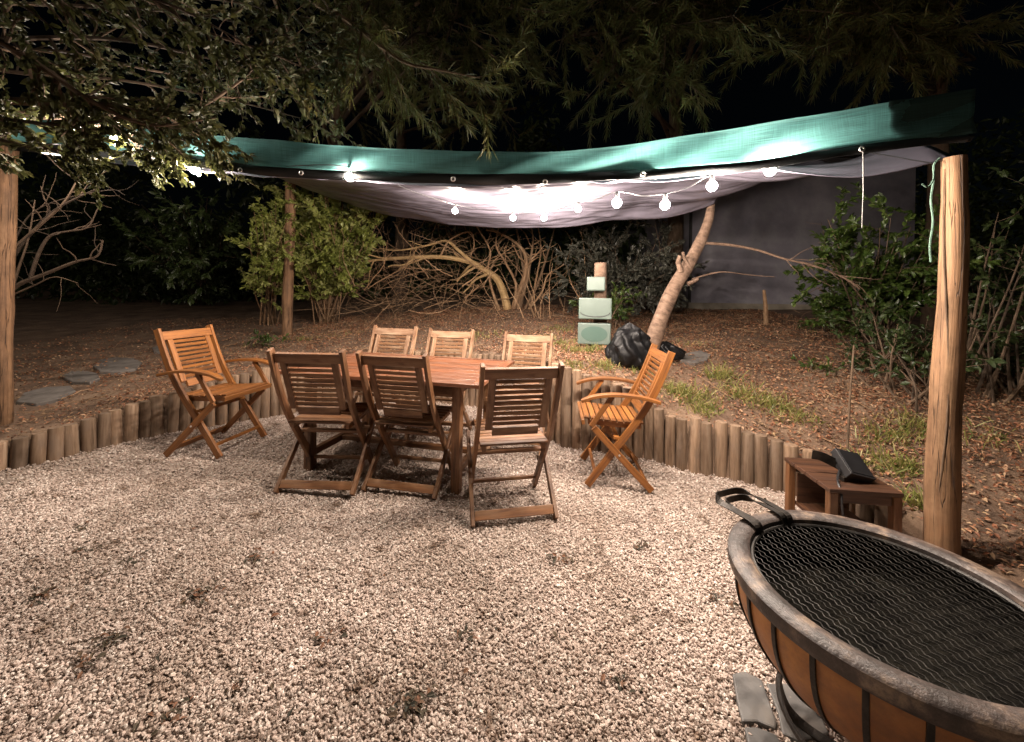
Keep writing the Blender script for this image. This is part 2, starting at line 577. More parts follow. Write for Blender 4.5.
def polydist(x, y):
    p = np.c_[np.ravel(x), np.ravel(y)]
    best = np.full(len(p), 1e9)
    n = len(poly)
    for i in range(n):
        a = poly[i]; b = poly[(i + 1) % n]
        ab = b - a
        t = np.clip(((p - a) @ ab) / max(ab @ ab, 1e-12), 0, 1)
        best = np.minimum(best, np.linalg.norm(p - a - t[:, None] * ab, axis=1))
    return best.reshape(np.shape(x))


xs = np.unique(np.r_[np.linspace(-40, -6, 18), np.arange(-6, 6, .06), np.linspace(6, 40, 18)])
ys = np.unique(np.r_[np.linspace(-20, -1, 12), np.arange(-1, 9, .06), np.linspace(9, 60, 26)])
GX, GY = np.meshgrid(xs, ys)
ZB = np.zeros_like(GX)
for i in range(len(ys)):
    ZB[i] = zb(np.clip(GX[i], -14, 14), np.clip(GY[i], -6, 22))
ins = inside(GX, GY)
pd = polydist(GX, GY)
sd = np.where(ins, -pd, pd)
t = smooth(-0.03, 0.05, sd)
Z = (zg(GX, GY) - 0.12) * (1 - t) + ZB * t
nx = len(xs)
V = np.c_[GX.ravel(), GY.ravel(), Z.ravel()]
ii, jj = np.meshgrid(np.arange(len(ys) - 1), np.arange(nx - 1), indexing='ij')
a = (ii * nx + jj).ravel()
F = np.c_[a, a + 1, a + nx + 1, a + nx]
g = np_mesh('ground', V, F, M['soil'], smooth_=True)
tag(g, 'brown earth bank rising behind the gravel patio', None, kind='structure')

# gravel bed sheet
def hum_(x, y):
    return .010 * np.sin(x * 3.1 + y) * np.sin(y * 2.7 - x * 1.3) + .005 * np.sin(x * 9 + 2) * np.sin(y * 8)


xs2 = np.arange(-5.2, 2.8, .08); ys2 = np.arange(-1.5, 4.9, .08)
GX, GY = np.meshgrid(xs2, ys2)
keep = inside(GX, GY)
nx = len(xs2)
V = np.c_[GX.ravel(), GY.ravel(), (zg(GX, GY) + hum_(GX, GY) - .006).ravel()]
ii, jj = np.meshgrid(np.arange(len(ys2) - 1), np.arange(nx - 1), indexing='ij')
a = (ii * nx + jj).ravel()
F = np.c_[a, a + 1, a + nx + 1, a + nx]
kf = keep.ravel()[F].any(axis=1)
g = np_mesh('gravel_bed', V, F[kf], M['gravelbed'], smooth_=True)
tag(g, 'packed bed under the pale gravel of the patio', None, kind='structure')

# gravel chips
ICO_V = np.array([(0, 0, 1)] + [(math.cos(2 * PI * k / 5) * .894, math.sin(2 * PI * k / 5) * .894, .447) for k in range(5)] +
                 [(math.cos(2 * PI * (k + .5) / 5) * .894, math.sin(2 * PI * (k + .5) / 5) * .894, -.447) for k in range(5)] + [(0, 0, -1)])
ICO_F = []
for k in range(5):
    n1 = (k + 1) % 5
    ICO_F += [(0, 1 + k, 1 + n1), (1 + k, 6 + k, 1 + n1), (1 + n1, 6 + k, 6 + n1), (11, 6 + n1, 6 + k)]
ICO_F = np.array(ICO_F)


def rand_rot(n):
    q = rng.normal(size=(n, 4)); q /= np.linalg.norm(q, axis=1)[:, None]
    w, x, y, z = q.T
    return np.stack([1 - 2 * (y * y + z * z), 2 * (x * y - z * w), 2 * (x * z + y * w),
                     2 * (x * y + z * w), 1 - 2 * (x * x + z * z), 2 * (y * z - x * w),
                     2 * (x * z - y * w), 2 * (y * z + x * w), 1 - 2 * (x * x + y * y)], axis=1).reshape(n, 3, 3)


def chips(n, x0, x1, y0, y1):
    x = rng.uniform(x0, x1, n); y = rng.uniform(y0, y1, n)
    k = inside(x, y)
    return x[k], y[k]


parts_ = [chips(96000, -2.2, 2.4, .6, 1.6), chips(98000, -3.2, 2.4, 1.6, 2.6), chips(92000, -4.6, 2.4, 2.6, 4.75), chips(16000, -4.6, -2.2, .7, 2.6), chips(14000, -3, 2.6, -.6, .6)]
X = np.concatenate([p[0] for p in parts_]); Y = np.concatenate([p[1] for p in parts_])
n = len(X)
sz = rng.uniform(.0040, .0080, n) * np.where(rng.random(n) < .05, 1.4, 1) * np.where(Y > 2.6, 1.12, 1.0)
hum = hum_(X, Y)
Zc = zg(X, Y) + hum + rng.uniform(-.005, .006, n)
sc = np.c_[rng.uniform(.95, 1.5, n), rng.uniform(.65, 1.0, n), rng.uniform(.4, .7, n)]
Rm = rand_rot(n)
# most chips lie fairly flat
jit = rng.uniform(.78, 1.2, (n, 12, 3))
P = ICO_V[None] * jit * sc[:, None, :] * sz[:, None, None]
P = np.einsum('nij,nkj->nki', Rm, P)
P[:, :, 2] *= .85
P += np.c_[X, Y, Zc][:, None, :]
Fc = (ICO_F[None] + (np.arange(n) * 12)[:, None, None]).reshape(-1, 3)
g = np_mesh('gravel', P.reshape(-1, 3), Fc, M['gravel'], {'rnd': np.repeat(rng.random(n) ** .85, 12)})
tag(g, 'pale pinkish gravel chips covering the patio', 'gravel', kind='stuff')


# ------------------------------------------------------------------ leaf meshes
def norm(v):
    return v / np.maximum(np.linalg.norm(v, axis=-1, keepdims=True), 1e-9)


def leaf_arrays(pos, d, up, L, Wd, fold=0.25, bend=0.2):
    """six-vertex leaves: pos base (n,3), d direction, up approx normal, L length, Wd width."""
    n = len(pos)
    d = norm(d)
    s = norm(np.cross(d, up))
    u = np.cross(s, d)
    L = L[:, None]; Wd = Wd[:, None]
    base = pos
    m1 = pos + d * L * .38
    m2 = pos + d * L * .72 - u * L * bend * .35
    tip = pos + d * L - u * L * bend
    l1 = m1 + s * Wd * .5 + u * Wd * fold
    r1 = m1 - s * Wd * .5 + u * Wd * fold
    l2 = m2 + s * Wd * .38 + u * Wd * fold * .6
    r2 = m2 - s * Wd * .38 + u * Wd * fold * .6
    V = np.stack([base, l1, r1, l2, r2, tip, m1, m2], axis=1)
    o = (np.arange(n) * 8)[:, None]
    tri = np.array([(0, 6, 1), (0, 2, 6), (1, 6, 7), (1, 7, 3), (2, 7, 6), (2, 4, 7), (3, 7, 5), (4, 5, 7)])
    F = (tri[None] + o[:, :, None]).reshape(-1, 3)
    return V.reshape(-1, 3), F, 8


def blade_arrays(pos, d, L, Wd, droop):
    """thin four-step blades for needles and grass"""
    n = len(pos)
    d = norm(d)
    s = norm(np.cross(d, rng.normal(size=(n, 3))))
    L = L[:, None]; Wd = Wd[:, None]
    dz = np.zeros((n, 3)); dz[:, 2] = -1
    p1 = pos + d * L * .55 + dz * L * droop * .25
    p2 = pos + d * L + dz * L * droop
    V = np.stack([pos - s * Wd * .5, pos + s * Wd * .5, p1 - s * Wd * .42, p1 + s * Wd * .42, p2], axis=1)
    tri = np.array([(0, 1, 3), (0, 3, 2), (2, 3, 4)])
    F = (tri[None] + (np.arange(n) * 5)[:, None, None]).reshape(-1, 3)
    return V.reshape(-1, 3), F, 5


def leaves_obj(name, pos, d, size, width, mat, parent=None, droopy=0.0):
    n = len(pos)
    up = rng.normal(size=(n, 3)) * .7; up[:, 2] += 1.0
    L = rng.uniform(.65, 1.25, n) * size
    Vv, Ff, k = leaf_arrays(pos, d + rng.normal(size=(n, 3)) * .45 + np.array([0, 0, -droopy]), up, L, L * width * rng.uniform(.8, 1.2, n))
    clump = .5 + .5 * np.sin(pos[:, 0] * 7 + pos[:, 1] * 5) * np.sin(pos[:, 2] * 8)
    r = np.clip(.6 * rng.random(n) + .4 * clump, 0, 1)
    return np_mesh(name, Vv, Ff, mat, {'rnd': np.repeat(r, k)}, parent=parent)


# twigs ------------------------------------------------------------
def wander(p, d, length, n, wob, up=0.0, taper_end=None):
    p = Vector(p); d = Vector(d).normalized()
    pts = [p.copy()]
    for i in range(n):
        d = (d + Vector((random.gauss(0, wob), random.gauss(0, wob), random.gauss(0, wob) + up))).normalized()
        p = p + d * (length / n)
        pts.append(p.copy())
    return pts


def along(pts, t):
    x = t * (len(pts) - 1)
    i = min(int(x), len(pts) - 2)
    return pts[i].lerp(pts[i + 1], x - i), (pts[i + 1] - pts[i]).normalized()


def resample(pts, n=12):
    """Catmull-Rom through the given points"""
    P = [Vector(p) for p in pts]
    P = [P[0] * 2 - P[1]] + P + [P[-1] * 2 - P[-2]]
    out = []
    for i in range(1, len(P) - 2):
        for k in range(n):
            t = k / n
            a, b, c, d = P[i - 1], P[i], P[i + 1], P[i + 2]
            out.append(0.5 * ((2 * b) + (c - a) * t + (2 * a - 5 * b + 4 * c - d) * t * t + (3 * b - a - 3 * c + d) * t ** 3))
    out.append(P[-2])
    return out


def grow(mb, pts, r0, r1, n_sub, sub_len, spread, depth, leafpts, nside=6, up=0.0, t0=0.25, leafn=14, wob=.18):
    """tube along pts plus side twigs; collects leaf spots from the last level"""
    m = len(pts)
    mb.tube(pts, [r0 + (r1 - r0) * i / (m - 1) for i in range(m)], nside if r0 > .006 else 4, cap=False)
    if depth == 0:
        for _ in range(leafn):
            p, d = along(pts, random.uniform(.15, 1))
            leafpts.append((p, d))
        return
    for _ in range(n_sub):
        t = random.uniform(t0, 1)
        p, d = along(pts, t)
        sd_ = Vector((random.gauss(0, 1), random.gauss(0, 1), random.gauss(0, 1)))
        sd_ = (sd_ - d * sd_.dot(d)).normalized()
        nd = (d * (1 - spread) + sd_ * spread + Vector((0, 0, up))).normalized()
        L = sub_len * random.uniform(.6, 1.2)
        sub = wander(p, nd, L, 5, wob, up * .2)
        r = max(.0016, (r0 + (r1 - r0) * t) * .55)
        grow(mb, sub, r, max(.001, r * .35), max(2, n_sub // 2), L * .55, spread, depth - 1, leafpts, nside, up, t0, leafn, wob)


def lp_arr(lp):
    return np.array([p[0] for p in lp]), np.array([p[1] for p in lp])


# ------------------------------------------------------------------ palisade
root = thing('log_palisade', 'low retaining palisade of round upright logs curving round the gravel patio', 'palisade',
             (float(palf[150, 0]), float(palf[150, 1]), 0))
s_tot = np.r_[0, np.cumsum(np.linalg.norm(np.diff(palf[:, :2], axis=0), axis=1))]
pos = 0.05
logs = 0
while pos < s_tot[-1] and logs < 99:
    r = random.uniform(.038, .047)
    x = np.interp(pos, s_tot, palf[:, 0]); y = np.interp(pos, s_tot, palf[:, 1]); zt = np.interp(pos, s_tot, palf[:, 2]) + random.uniform(-.016, .014)
    z0 = float(zg(x, y)) - .08
    mb = MB()
    lean = Vector((random.gauss(0, .006), random.gauss(0, .006), 0))
    b = Vector((x, y, z0)) - root.location
    tp = Vector((x, y, zt)) - root.location + lean
    mb.tube([b, b.lerp(tp, .5), tp - Vector((0, 0, .012)), tp], [r * random.uniform(.98, 1.06), r, r * random.uniform(.96, 1.0), r * random.uniform(.86, .93)], 14)
    mb.build('log', M['log'], root, sharp=60)
    pos += r * 2 + random.uniform(.0, .006)
    logs += 1


# ------------------------------------------------------------------ poles
def pole(label, base, top, r0, r1, extra=None):
    rt = thing('wooden_pole', label, 'pole', base)
    mb = MB()
    b = Vector((0, 0, -.3)); tpv = Vector(top) - Vector(base)
    pts, rs = [], []
    for i in range(22):
        t = i / 21
        p = b.lerp(tpv, t)
        p += Vector((.008 * math.sin(t * 7 + base[0]), .008 * math.sin(t * 5 + 1), 0))
        pts.append(p); rs.append((r0 + (r1 - r0) * t) * (1 + .03 * math.sin(t * 23 + base[1]) + .018 * math.sin(t * 51 + base[0])))
    mb.tube(pts, rs, 20)
    mb.build('trunk', M['pole'], rt, sharp=50)
    return rt


rp_base = at(943, 535, 1.95); rp_top = at(953, 158, 1.95)
right_pole = pole('thick pale wooden pole right of the gravel holding up the canopy, behind the fire pit', rp_base, rp_top, .069, .046)
mb = MB()                                             # a long drying crack
cr = []
for i in range(15):
    t = i / 14
    p = (rp_top - rp_base) * (.12 + .85 * t)
    ang = PI + .45 + .35 * math.sin(t * 5)
    cr.append(p + Vector((math.cos(ang), math.sin(ang), 0)) * (.0685 - .0225 * (.12 + .85 * t)))
mb.tube(cr, [.001] + [.0035] * 13 + [.001], 5)
mb.build('crack', M['twigdark'], right_pole)
lp_base = hit(5, 425, lambda x, y: zb(x, y)); lp_base = Vector((lp_base.x - .065, lp_base.y, lp_base.z))
left_pole = pole('wooden pole at the left edge beside the bare shrub', lp_base, (lp_base.x + .03, lp_base.y, 2.42), .075, .068)
mp_base = hit(287, 335, lambda x, y: zb(x, y))
mp_top = at(291, 180, mp_base.y)
mid_pole = pole('slim wooden pole standing in the pale green shrub', mp_base, mp_top, .075, .07)
print('poles', rp_base, rp_top, lp_base, mp_base, mp_top)

# ------------------------------------------------------------------ canopy
Lc = Vector((-3.82, 2.95, 2.42)); Rc = Vector((rp_top.x, rp_top.y, rp_top.z + .015))
Mc = Vector((mp_top.x, mp_top.y, mp_top.z)); Tc = Vector((2.03, 3.95, 2.34))


def sheet_pt(u, v, wr=True):
    p = Lc * (1 - u) * (1 - v) + Rc * u * (1 - v) + Mc * (1 - u) * v + Tc * u * v
    s = 4 * u * (1 - u)
    z = p.z - (.20 * (1 - v) + .46 * v) * s ** .9 + .17 * 4 * v * (1 - v)
    y = p.y - .25 * v * s * 0
    if wr:
        e = .35 + .65 * min(1, 6 * min(u, 1 - u))
        q3 = Vector((u * 5, v * 14, 0))
        z += .046 * (abs(mnoise.noise(q3 + Vector((0, 2.5 * mnoise.noise(Vector((u * 4, v * 3, 7))), 3)))) - .2) * e
        z += .026 * (abs(mnoise.noise(Vector((u * 14 + v * 6, v * 30, 5)))) - .2) * e
        z += .03 * mnoise.noise(Vector((u * 6, v * 4, 11))) * e
        if u > .86:
            z -= .075 * math.sin(PI * (u - .86) / .14) * (1 - .5 * v)
        if u > .78:
            z += .06 * (u - .78) / .22 * math.sin(v * 16)
    return Vector((p.x, y, z))


NU, NV = 240, 130
vs, gs = [], []
for j in range(NV + 1):
    for i in range(NU + 1):
        u, v = i / NU, j / NV
        vs.append(sheet_pt(u, v)); gs.append((u * 6, v * 3, 0))
fs = [(j * (NU + 1) + i, j * (NU + 1) + i + 1, (j + 1) * (NU + 1) + i + 1, (j + 1) * (NU + 1) + i) for j in range(NV) for i in range(NU)]
sh = np_mesh('tarpaulin_sheet', np.array(vs), np.array(fs), M['sheet'], {'gr': np.array(gs)}, True)
sh.modifiers.new('solid', 'SOLIDIFY').thickness = .003
tag(sh, 'wrinkled white tarpaulin sheet sagging under the green shade net', 'tarpaulin')

# shade net: hanging front band, hem, roof
net = thing('shade_net', 'green woven shade net stretched over the patio with black hem and eyelets', 'shade net', tuple(Lc))
front = []
for px, yt, yb_, yh_ in ((10, 118, 140, 150), (100, 124, 149, 158), (180, 133, 156, 166), (260, 139, 166, 175), (330, 145, 170, 179), (400, 149, 173, 183), (450, 151, 174, 184), (520, 152, 174, 184),
                         (580, 150, 173, 182), (640, 143, 170, 180), (700, 134, 166, 175), (760, 124, 160, 169), (820, 114, 151, 160), (880, 104, 143, 152), (930, 97, 138, 146), (972, 91, 134, 141)):
    rx, _ = ray(px, 150)
    # depth of the straight line between the two front poles at this column
    fx = Rc.x - Lc.x; fy = Rc.y - Lc.y
    Yd = (Lc.y - Lc.x * fy / fx) / (1 - rx * fy / fx) - .10
    front.append((at(px, yt, Yd + .02), at(px, yb_, Yd), at(px, yh_, Yd + .005)))
top_l = resample([f[0] for f in front], 8); mid_l = resample([f[1] for f in front], 8); bot_l = resample([f[2] for f in front], 8)


def band(a, b, nrow, nm, mat, wav, g0=0):
    vs, gs, fs = [], [], []
    n = len(a)
    s = 0
    for i in range(n):
        if i: s += (a[i] - a[i - 1]).length
        for j in range(nrow + 1):
            t = j / nrow
            p = a[i].lerp(b[i], t)
            p = p + Vector((0, wav * math.sin(s * 5 + t * 2) * (.3 + t) + wav * .5 * math.sin(s * 13 + t * 5), 0))
            vs.append(p - net.location); gs.append((s, t * .2 + g0, 0))
    for i in range(n - 1):
        for j in range(nrow):
            k = i * (nrow + 1) + j
            fs.append((k, k + nrow + 1, k + nrow + 2, k + 1))
    o = np_mesh(nm, np.array(vs), np.array(fs), mat, {'gr': np.array(gs)}, True, net)
    o.modifiers.new('solid', 'SOLIDIFY').thickness = .002
    return o


band(top_l, mid_l, 8, 'hanging_edge', M['net'], .012)
band(mid_l, bot_l, 2, 'hem', M['hem'], .012, .2)
k0 = int(len(top_l) * .875)
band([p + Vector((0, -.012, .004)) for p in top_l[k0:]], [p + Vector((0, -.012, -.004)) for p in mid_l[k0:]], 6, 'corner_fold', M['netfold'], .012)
vs, gs, fs = [], [], []
n = len(top_l)
NR = 24
for i, p in enumerate(top_l):
    u = i / (n - 1)
    q = Mc.lerp(Tc, u) + Vector((0, .1, .14 - .40 * 4 * u * (1 - u)))
    q.z = max(q.z, sheet_pt(u, 1, False).z + .10)
    for j in range(NR + 1):
        t = j / NR
        w = p.lerp(q, t)
        w.z -= .06 * 4 * t * (1 - t)
        w.z = max(w.z, sheet_pt(u, t, False).z + .09) if t > .02 else w.z
        vs.append(w - net.location); gs.append((u * 6, t * 2.5, 0))
for i in range(n - 1):
    for j in range(NR):
        k = i * (NR + 1) + j
        fs.append((k, k + 1, k + NR + 2, k + NR + 1))
np_mesh('roof_net', np.array(vs), np.array(fs), M['net'], {'gr': np.array(gs)}, True, net)
for px, py in ((240, 170), (301, 173), (453, 179), (545, 182), (643, 174), (862, 149)):
    rx, _ = ray(px, 150)
    fx = Rc.x - Lc.x; fy = Rc.y - Lc.y
    Yd = (Lc.y - Lc.x * fy / fx) / (1 - rx * fy / fx) - .125
    mb = MB()
    c = at(px, py, Yd) - net.location
    mb.tube([c + Vector((.011 * math.cos(a_), 0, .011 * math.sin(a_))) for a_ in np.linspace(0, 2 * PI, 13)], .0045, 6)
    mb.build('eyelet', M['metalpale'], net)
# hanging cord with eyelet
top = at(863, 151, 1.90); bot = at(862, 228, 1.90)
mb = MB(); mb.tube([top - top, (bot - top) * .5 + Vector((.004, 0, 0)), bot - top], .0026, 6)
tag(mb.build('hanging_cord', M['cordpale'], loc=top), 'thin pale cord hanging straight down from the canopy hem', 'cord')
# green cord on the right pole
mb = MB()
p0 = at(934, 160, 1.86)
pts = [at(940, 158, 1.865), at(934, 165, 1.862), at(934, 178, 1.86), at(931, 200, 1.86), at(933, 222, 1.86), at(930, 245, 1.86), at(931, 262, 1.86)]
mb.tube([p - p0 for p in resample(pts, 6)], .0045, 6)
pts = [at(934, 170, 1.86), at(933, 180, 1.855), at(928, 187, 1.85), at(922, 184, 1.85)]
mb.tube([p - p0 for p in resample(pts, 6)], .0035, 6)
tag(mb.build('tie_cord', M['ropegreen'], loc=p0), 'frayed green tie cord hanging beside the top of the right pole', 'cord')

# ------------------------------------------------------------------ string lights
bulb_px = [(28, 119), (74, 131), (115, 141), (195, 170), (350, 177), (455, 211), (513, 218), (544, 218), (578, 209), (617, 203), (665, 205), (712, 186), (770, 171)]  # third bulb is added, hidden among the leaves, to brighten them


def under_sheet(px, py, gap):
    best = None
    rx, rz = ray(px, py)
    for k in range(300):
        Yd = 2.05 + k * .012
        p = Vector((rx * Yd, Yd, CAM_H + rz * Yd))
        # nearest sheet height at this xy (coarse inverse)
        u, v = .5, .3
        for _ in range(25):
            q = sheet_pt(u, v, False)
            ex, ey = p.x - q.x, p.y - q.y
            u = min(1, max(0, u + ex / 5.9)); v = min(1, max(0, v + (ey + .17 * ex * (1 - v)) / 2.4))
        q = sheet_pt(u, v, False)
        if abs(q.x - p.x) + abs(q.y - p.y) < .08 and p.z >= q.z - gap:
            return p
    return None


bulbs = []
for px, py in bulb_px:
    p = under_sheet(px, py, .16)
    if px < 200:
        p = at(px, py, {28: 3.3, 74: 2.32, 115: 2.36, 195: 2.62}[px])
    elif px in (350, 770):
        p = under_sheet(px, py, .045)
    elif p is None:
        p = at(px, py, 2.9)
    bulbs.append(p)
    print('bulb', px, py, [round(c, 2) for c in p])
sl = thing('string_lights', 'string of small round lit bulbs on a thin wire under the white sheet', 'string lights', tuple(bulbs[6]))
wire = MB()
wp = []
for i, p in enumerate(bulbs):
    wp.append(p + Vector((0, 0, .062)))
    if i < len(bulbs) - 1:
        m_ = p.lerp(bulbs[i + 1], .5) + Vector((0, 0, .045))
        wp.append(m_)
wp = [Vector((-4.0, 2.8, 2.3))] + wp + [Vector((1.75, 2.1, 2.17)), Vector(rp_top) + Vector((-.09, 0, -.03))]
wire.tube([p - sl.location for p in resample(wp, 5)], .0032, 5)
wire.build('wire', M['plasticblack'], sl)
for ib, p in enumerate(bulbs):
    mb = MB()
    r = .026
    prof = [(max(.0004, r * math.sin(a_)), r * -math.cos(a_)) for a_ in np.linspace(0, PI * .86, 9)]
    mb.lathe(prof, 12, (0, 0, 0))
    b = mb.build('bulb', M['bulbweak' if ib in (1, 2) else 'bulb'], sl, loc=p - sl.location, sharp=80)
    mb = MB()
    mb.lathe([(.0005, .058), (.012, .057), (.0125, .03), (.0105, .019), (.0005, .0185)], 10)
    mb.build('socket', M['plasticblack'], b)


# ------------------------------------------------------------------ chairs
def make_chair(name, label, cat, mat, arms=False):
    t = thing(name, label, cat)
    hw = .225
    for s in (-1, 1):                                  # long back legs: front foot up to the top of the back
        mb = MB()
        pts = [(s * hw, .20, 0), (s * hw, .03, .24), (s * hw, -.125, .455), (s * hw, -.225, .62), (s * hw, -.295, .78), (s * hw, -.36, .955)]
        mb.strip(resample(pts, 4), [.048] * 21, .024, (1, 0, 0))
        mb.build('leg', mat, t, bevel=.003)
    for s in (-1, 1):                                  # short legs: rear foot up to the seat front
        mb = MB()
        x = s * (hw + .0255)
        mb.strip([(x, -.235, 0), (x, -.04, .20), (x, .165, .415)], .045, .022, (1, 0, 0))
        mb.build('leg', mat, t, bevel=.003)
    for (y, z, h, d_, w, rotx) in ((-.205, .045, .052, .018, 2 * hw + .026, -.6), (.145, .085, .022, .022, 2 * hw - .026, 0), (.0, .335, .02, .04, 2 * hw - .026, 0)):
        mb = MB()
        mb.box((0, y, z), (w, d_, h), Matrix.Rotation(rotx, 3, 'X'))
        mb.build('stretcher', mat, t, bevel=.003)
    for s in (-1, 1):
        mb = MB()
        x = s * (hw + .0365)
        mb.tube([(x, -.012, .235), (x + s * .004, -.012, .235)], .0075, 8)
        mb.build('bolt', M['metalpale'], t)
    # seat: side rails and cross slats, front edge rolled a little
    mb = MB()
    for s in (-1, 1):
        mb.strip([(s * .185, -.17, .418), (s * .185, .02, .424), (s * .185, .20, .437)], .032, .022, (1, 0, 0))
    ny = 9
    for i in range(ny):
        y = -.165 + i * .0465
        z = .447 + .018 * max(0, (y + .02)) / .2
        mb.box((0, y, z), (2 * hw - .03, .037, .014), Matrix.Rotation(.06, 3, 'X'))
    mb.box((0, .236, .445), (2 * hw + .03, .022, .034), Matrix.Rotation(-.15, 3, 'X'))
    mb.build('seat', mat, t, bevel=.003)
    # backrest: top rail, stiles, louvred slats, bottom rail
    d = Vector((0, -.36 + .2, .955 - .56)).normalized()
    o = Vector((0, -.195, .56))
    nrm = Vector((1, 0, 0)).cross(d)
    rot = Matrix((Vector((1, 0, 0)), nrm, d)).transposed()
    H = .955 - .56

    def P(x, k, off=0.0):
        return o + d * (H * k) + Vector((x, 0, 0)) + nrm * off

    mb = MB()
    mb.box(P(0, .93), (2 * hw - .028, .022, .068), rot)
    for s in (-1, 1):
        mb.box(P(s * (hw - .062), .40), (.042, .02, H * .885), rot)
    mb.box(P(0, -.085), (2 * hw - .17, .019, .058), rot)
    n = 9
    for i in range(n):
        k = .035 + i * .0925
        mb.box(P(0, k + .02), (2 * hw - .164, .009, .0225), rot @ Matrix.Rotation(.38, 3, 'X'))
    mb.build('backrest', mat, t, bevel=.002)
    if arms:
        for s in (-1, 1):
            mb = MB()
            x = s * (hw + .052)
            pts = [(x, -.275, .615), (x, -.14, .645), (x, .02, .655), (x, .16, .638), (x, .255, .602)]
            rp = resample(pts, 5)
            mb2 = MB()
            n_ = len(rp)
            # flat curved arm: width across x
            vs, gs, fs = [], [], []
            off = random.uniform(0, 9)
            for i, p in enumerate(rp):
                tt = i / (n_ - 1)
                w = .050 * (1 - .35 * max(0, (tt - .85) / .15) ** 2) + .008 * math.sin(tt * PI)
                dd = (rp[min(i + 1, n_ - 1)] - rp[max(i - 1, 0)]).normalized()
                nn = Vector((1, 0, 0)).cross(dd)
                for a_, b_ in ((-1, -1), (1, -1), (1, 1), (-1, 1)):
                    vs.append(p + Vector((a_ * w / 2, 0, 0)) + nn * (b_ * .011))
                    gs.append((tt * .5 + off, a_ * w / 2, b_ * .011))
            for i in range(n_ - 1):
                for k in range(4):
                    a_, b_ = i * 4 + k, i * 4 + (k + 1) % 4
                    fs.append((a_, b_, b_ + 4, a_ + 4))
            fs += [(3, 2, 1, 0), tuple((n_ - 1) * 4 + k for k in range(4))]
            mb2._add(vs, fs, gs, False)
            arm = mb2.build('armrest', mat, t, bevel=.004)
            mb.strip(resample([(s * (hw + .05), .045, .642), (s * (hw + .05), .10, .56), (s * (hw + .05), .185, .43)], 4), .034, .02, (1, 0, 0))
            mb.build('arm_support', mat, arm, bevel=.003)
    return t


def put(o, x, y, rot):
    o.location = (x, y, float(zg(x, y)) + .012)
    o.rotation_euler = (0, 0, rot)


def from_rear_feet(px1, py1, px2, py2):
    a_, b_ = hit(px1, py1, zg), hit(px2, py2, zg)
    ang = math.atan2(b_.y - a_.y, b_.x - a_.x)
    m_ = (a_ + b_) / 2
    return m_.x - math.sin(ang) * .235, m_.y + math.cos(ang) * .235, ang


G1 = 'armless slatted folding chairs round the table'
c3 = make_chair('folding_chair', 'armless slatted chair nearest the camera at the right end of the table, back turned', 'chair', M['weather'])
tag(c3, group=G1)
put(c3, *from_rear_feet(472, 531, 557, 522))
c1 = copy_tree(c3); c1['label'] = 'dark slatted chair, back turned, beside the left armchair, first of the near row'
put(c1, *from_rear_feet(277, 495, 350.6, 499.7))
c2 = copy_tree(c3); c2['label'] = 'dark slatted chair, back turned, in the middle of the three near chairs'
put(c2, *from_rear_feet(361, 492.5, 436.6, 503))
far = None
for px, py, Yt, ph, lab in ((396, 323, 4.02, R(-11), 'slatted chair on the far side of the table, leftmost of the three facing the camera'),
                            (452, 329, 3.98, R(-10), 'slatted chair on the far side of the table, middle of the three facing the camera'),
                            (529, 336, 3.78, R(-14), 'pale slatted chair at the far right corner of the table, facing the camera')):
    if far is None:
        c = far = make_chair('folding_chair', lab, 'chair', M['weatherlit'])
        tag(c, group=G1)
    else:
        c = copy_tree(far); c['label'] = lab
    tp = at(px, py, Yt)
    th = PI + ph
    put(c, tp.x - math.sin(th) * .36, tp.y + math.cos(th) * .36, th)
armL = make_chair('folding_armchair', 'orange wooden folding armchair left of the table by the palisade', 'armchair', M['teak'], True)
tag(armL, group='folding armchairs at the ends of the table')
put(armL, -2.36, 3.20, R(-97))
armR = copy_tree(armL); armR['label'] = 'orange wooden folding armchair standing right of the table in front of the tree'
put(armR, .775, 2.95, R(84))

# ------------------------------------------------------------------ table
TX, TY, TROT = -.84, 3.13, R(-13)
tb = thing('garden_table', 'brown wooden garden table with chairs pushed in all round', 'table', (TX, TY, float(zg(TX, TY)) + .01), TROT)
HL, HW_, TZ = .78, .50, .735
mb = MB()
nb = 9
for leaf in range(2):
    x0, x1 = (-HL, -.003) if leaf == 0 else (.003, HL)
    bw = (2 * HW_ - .1) / nb
    # boards, shorter at the outer end where a curved breadboard closes them
    for i in range(nb):
        y = -HW_ + .05 + bw * (i + .5)
        if leaf == 0: a_, b_ = x0 + .07, x1 - .06
        else: a_, b_ = x0 + .06, x1 - .07
        mb.box(((a_ + b_) / 2, y, TZ), (b_ - a_ - .004, bw - .005, .022))
    for s in (-1, 1):
        mb.box(((x0 + x1) / 2, s * (HW_ - .024), TZ + .001), (x1 - x0, .046, .026))
    mb.box((x0 + .034 if leaf == 0 else x1 - .034, 0, TZ + .001), (.066, 2 * HW_ - .1, .026))
    mb.box((x1 - .029 if leaf == 0 else x0 + .029, 0, TZ + .001), (.056, 2 * HW_ - .1, .026))
mb.build('tabletop', M['table'], tb, bevel=.003)
for s in (-1, 1):
    mb = MB(); mb.box((0, s * (HW_ - .13), TZ - .055), (2 * HL - .36, .022, .075)); mb.build('apron', M['weather'], tb, bevel=.003)
    mb = MB(); mb.box((s * (HL - .2), 0, TZ - .055), (.022, 2 * HW_ - .30, .075)); mb.build('apron', M['weather'], tb, bevel=.003)
for sx in (-1, 1):
    for sy in (-1, 1):
        mb = MB()
        mb.box((sx * (HL - .2), sy * (HW_ - .14), (TZ - .02) / 2 - .015), (.062, .062, TZ - .0), None)
        mb.build('leg', M['weather'], tb, bevel=.005)
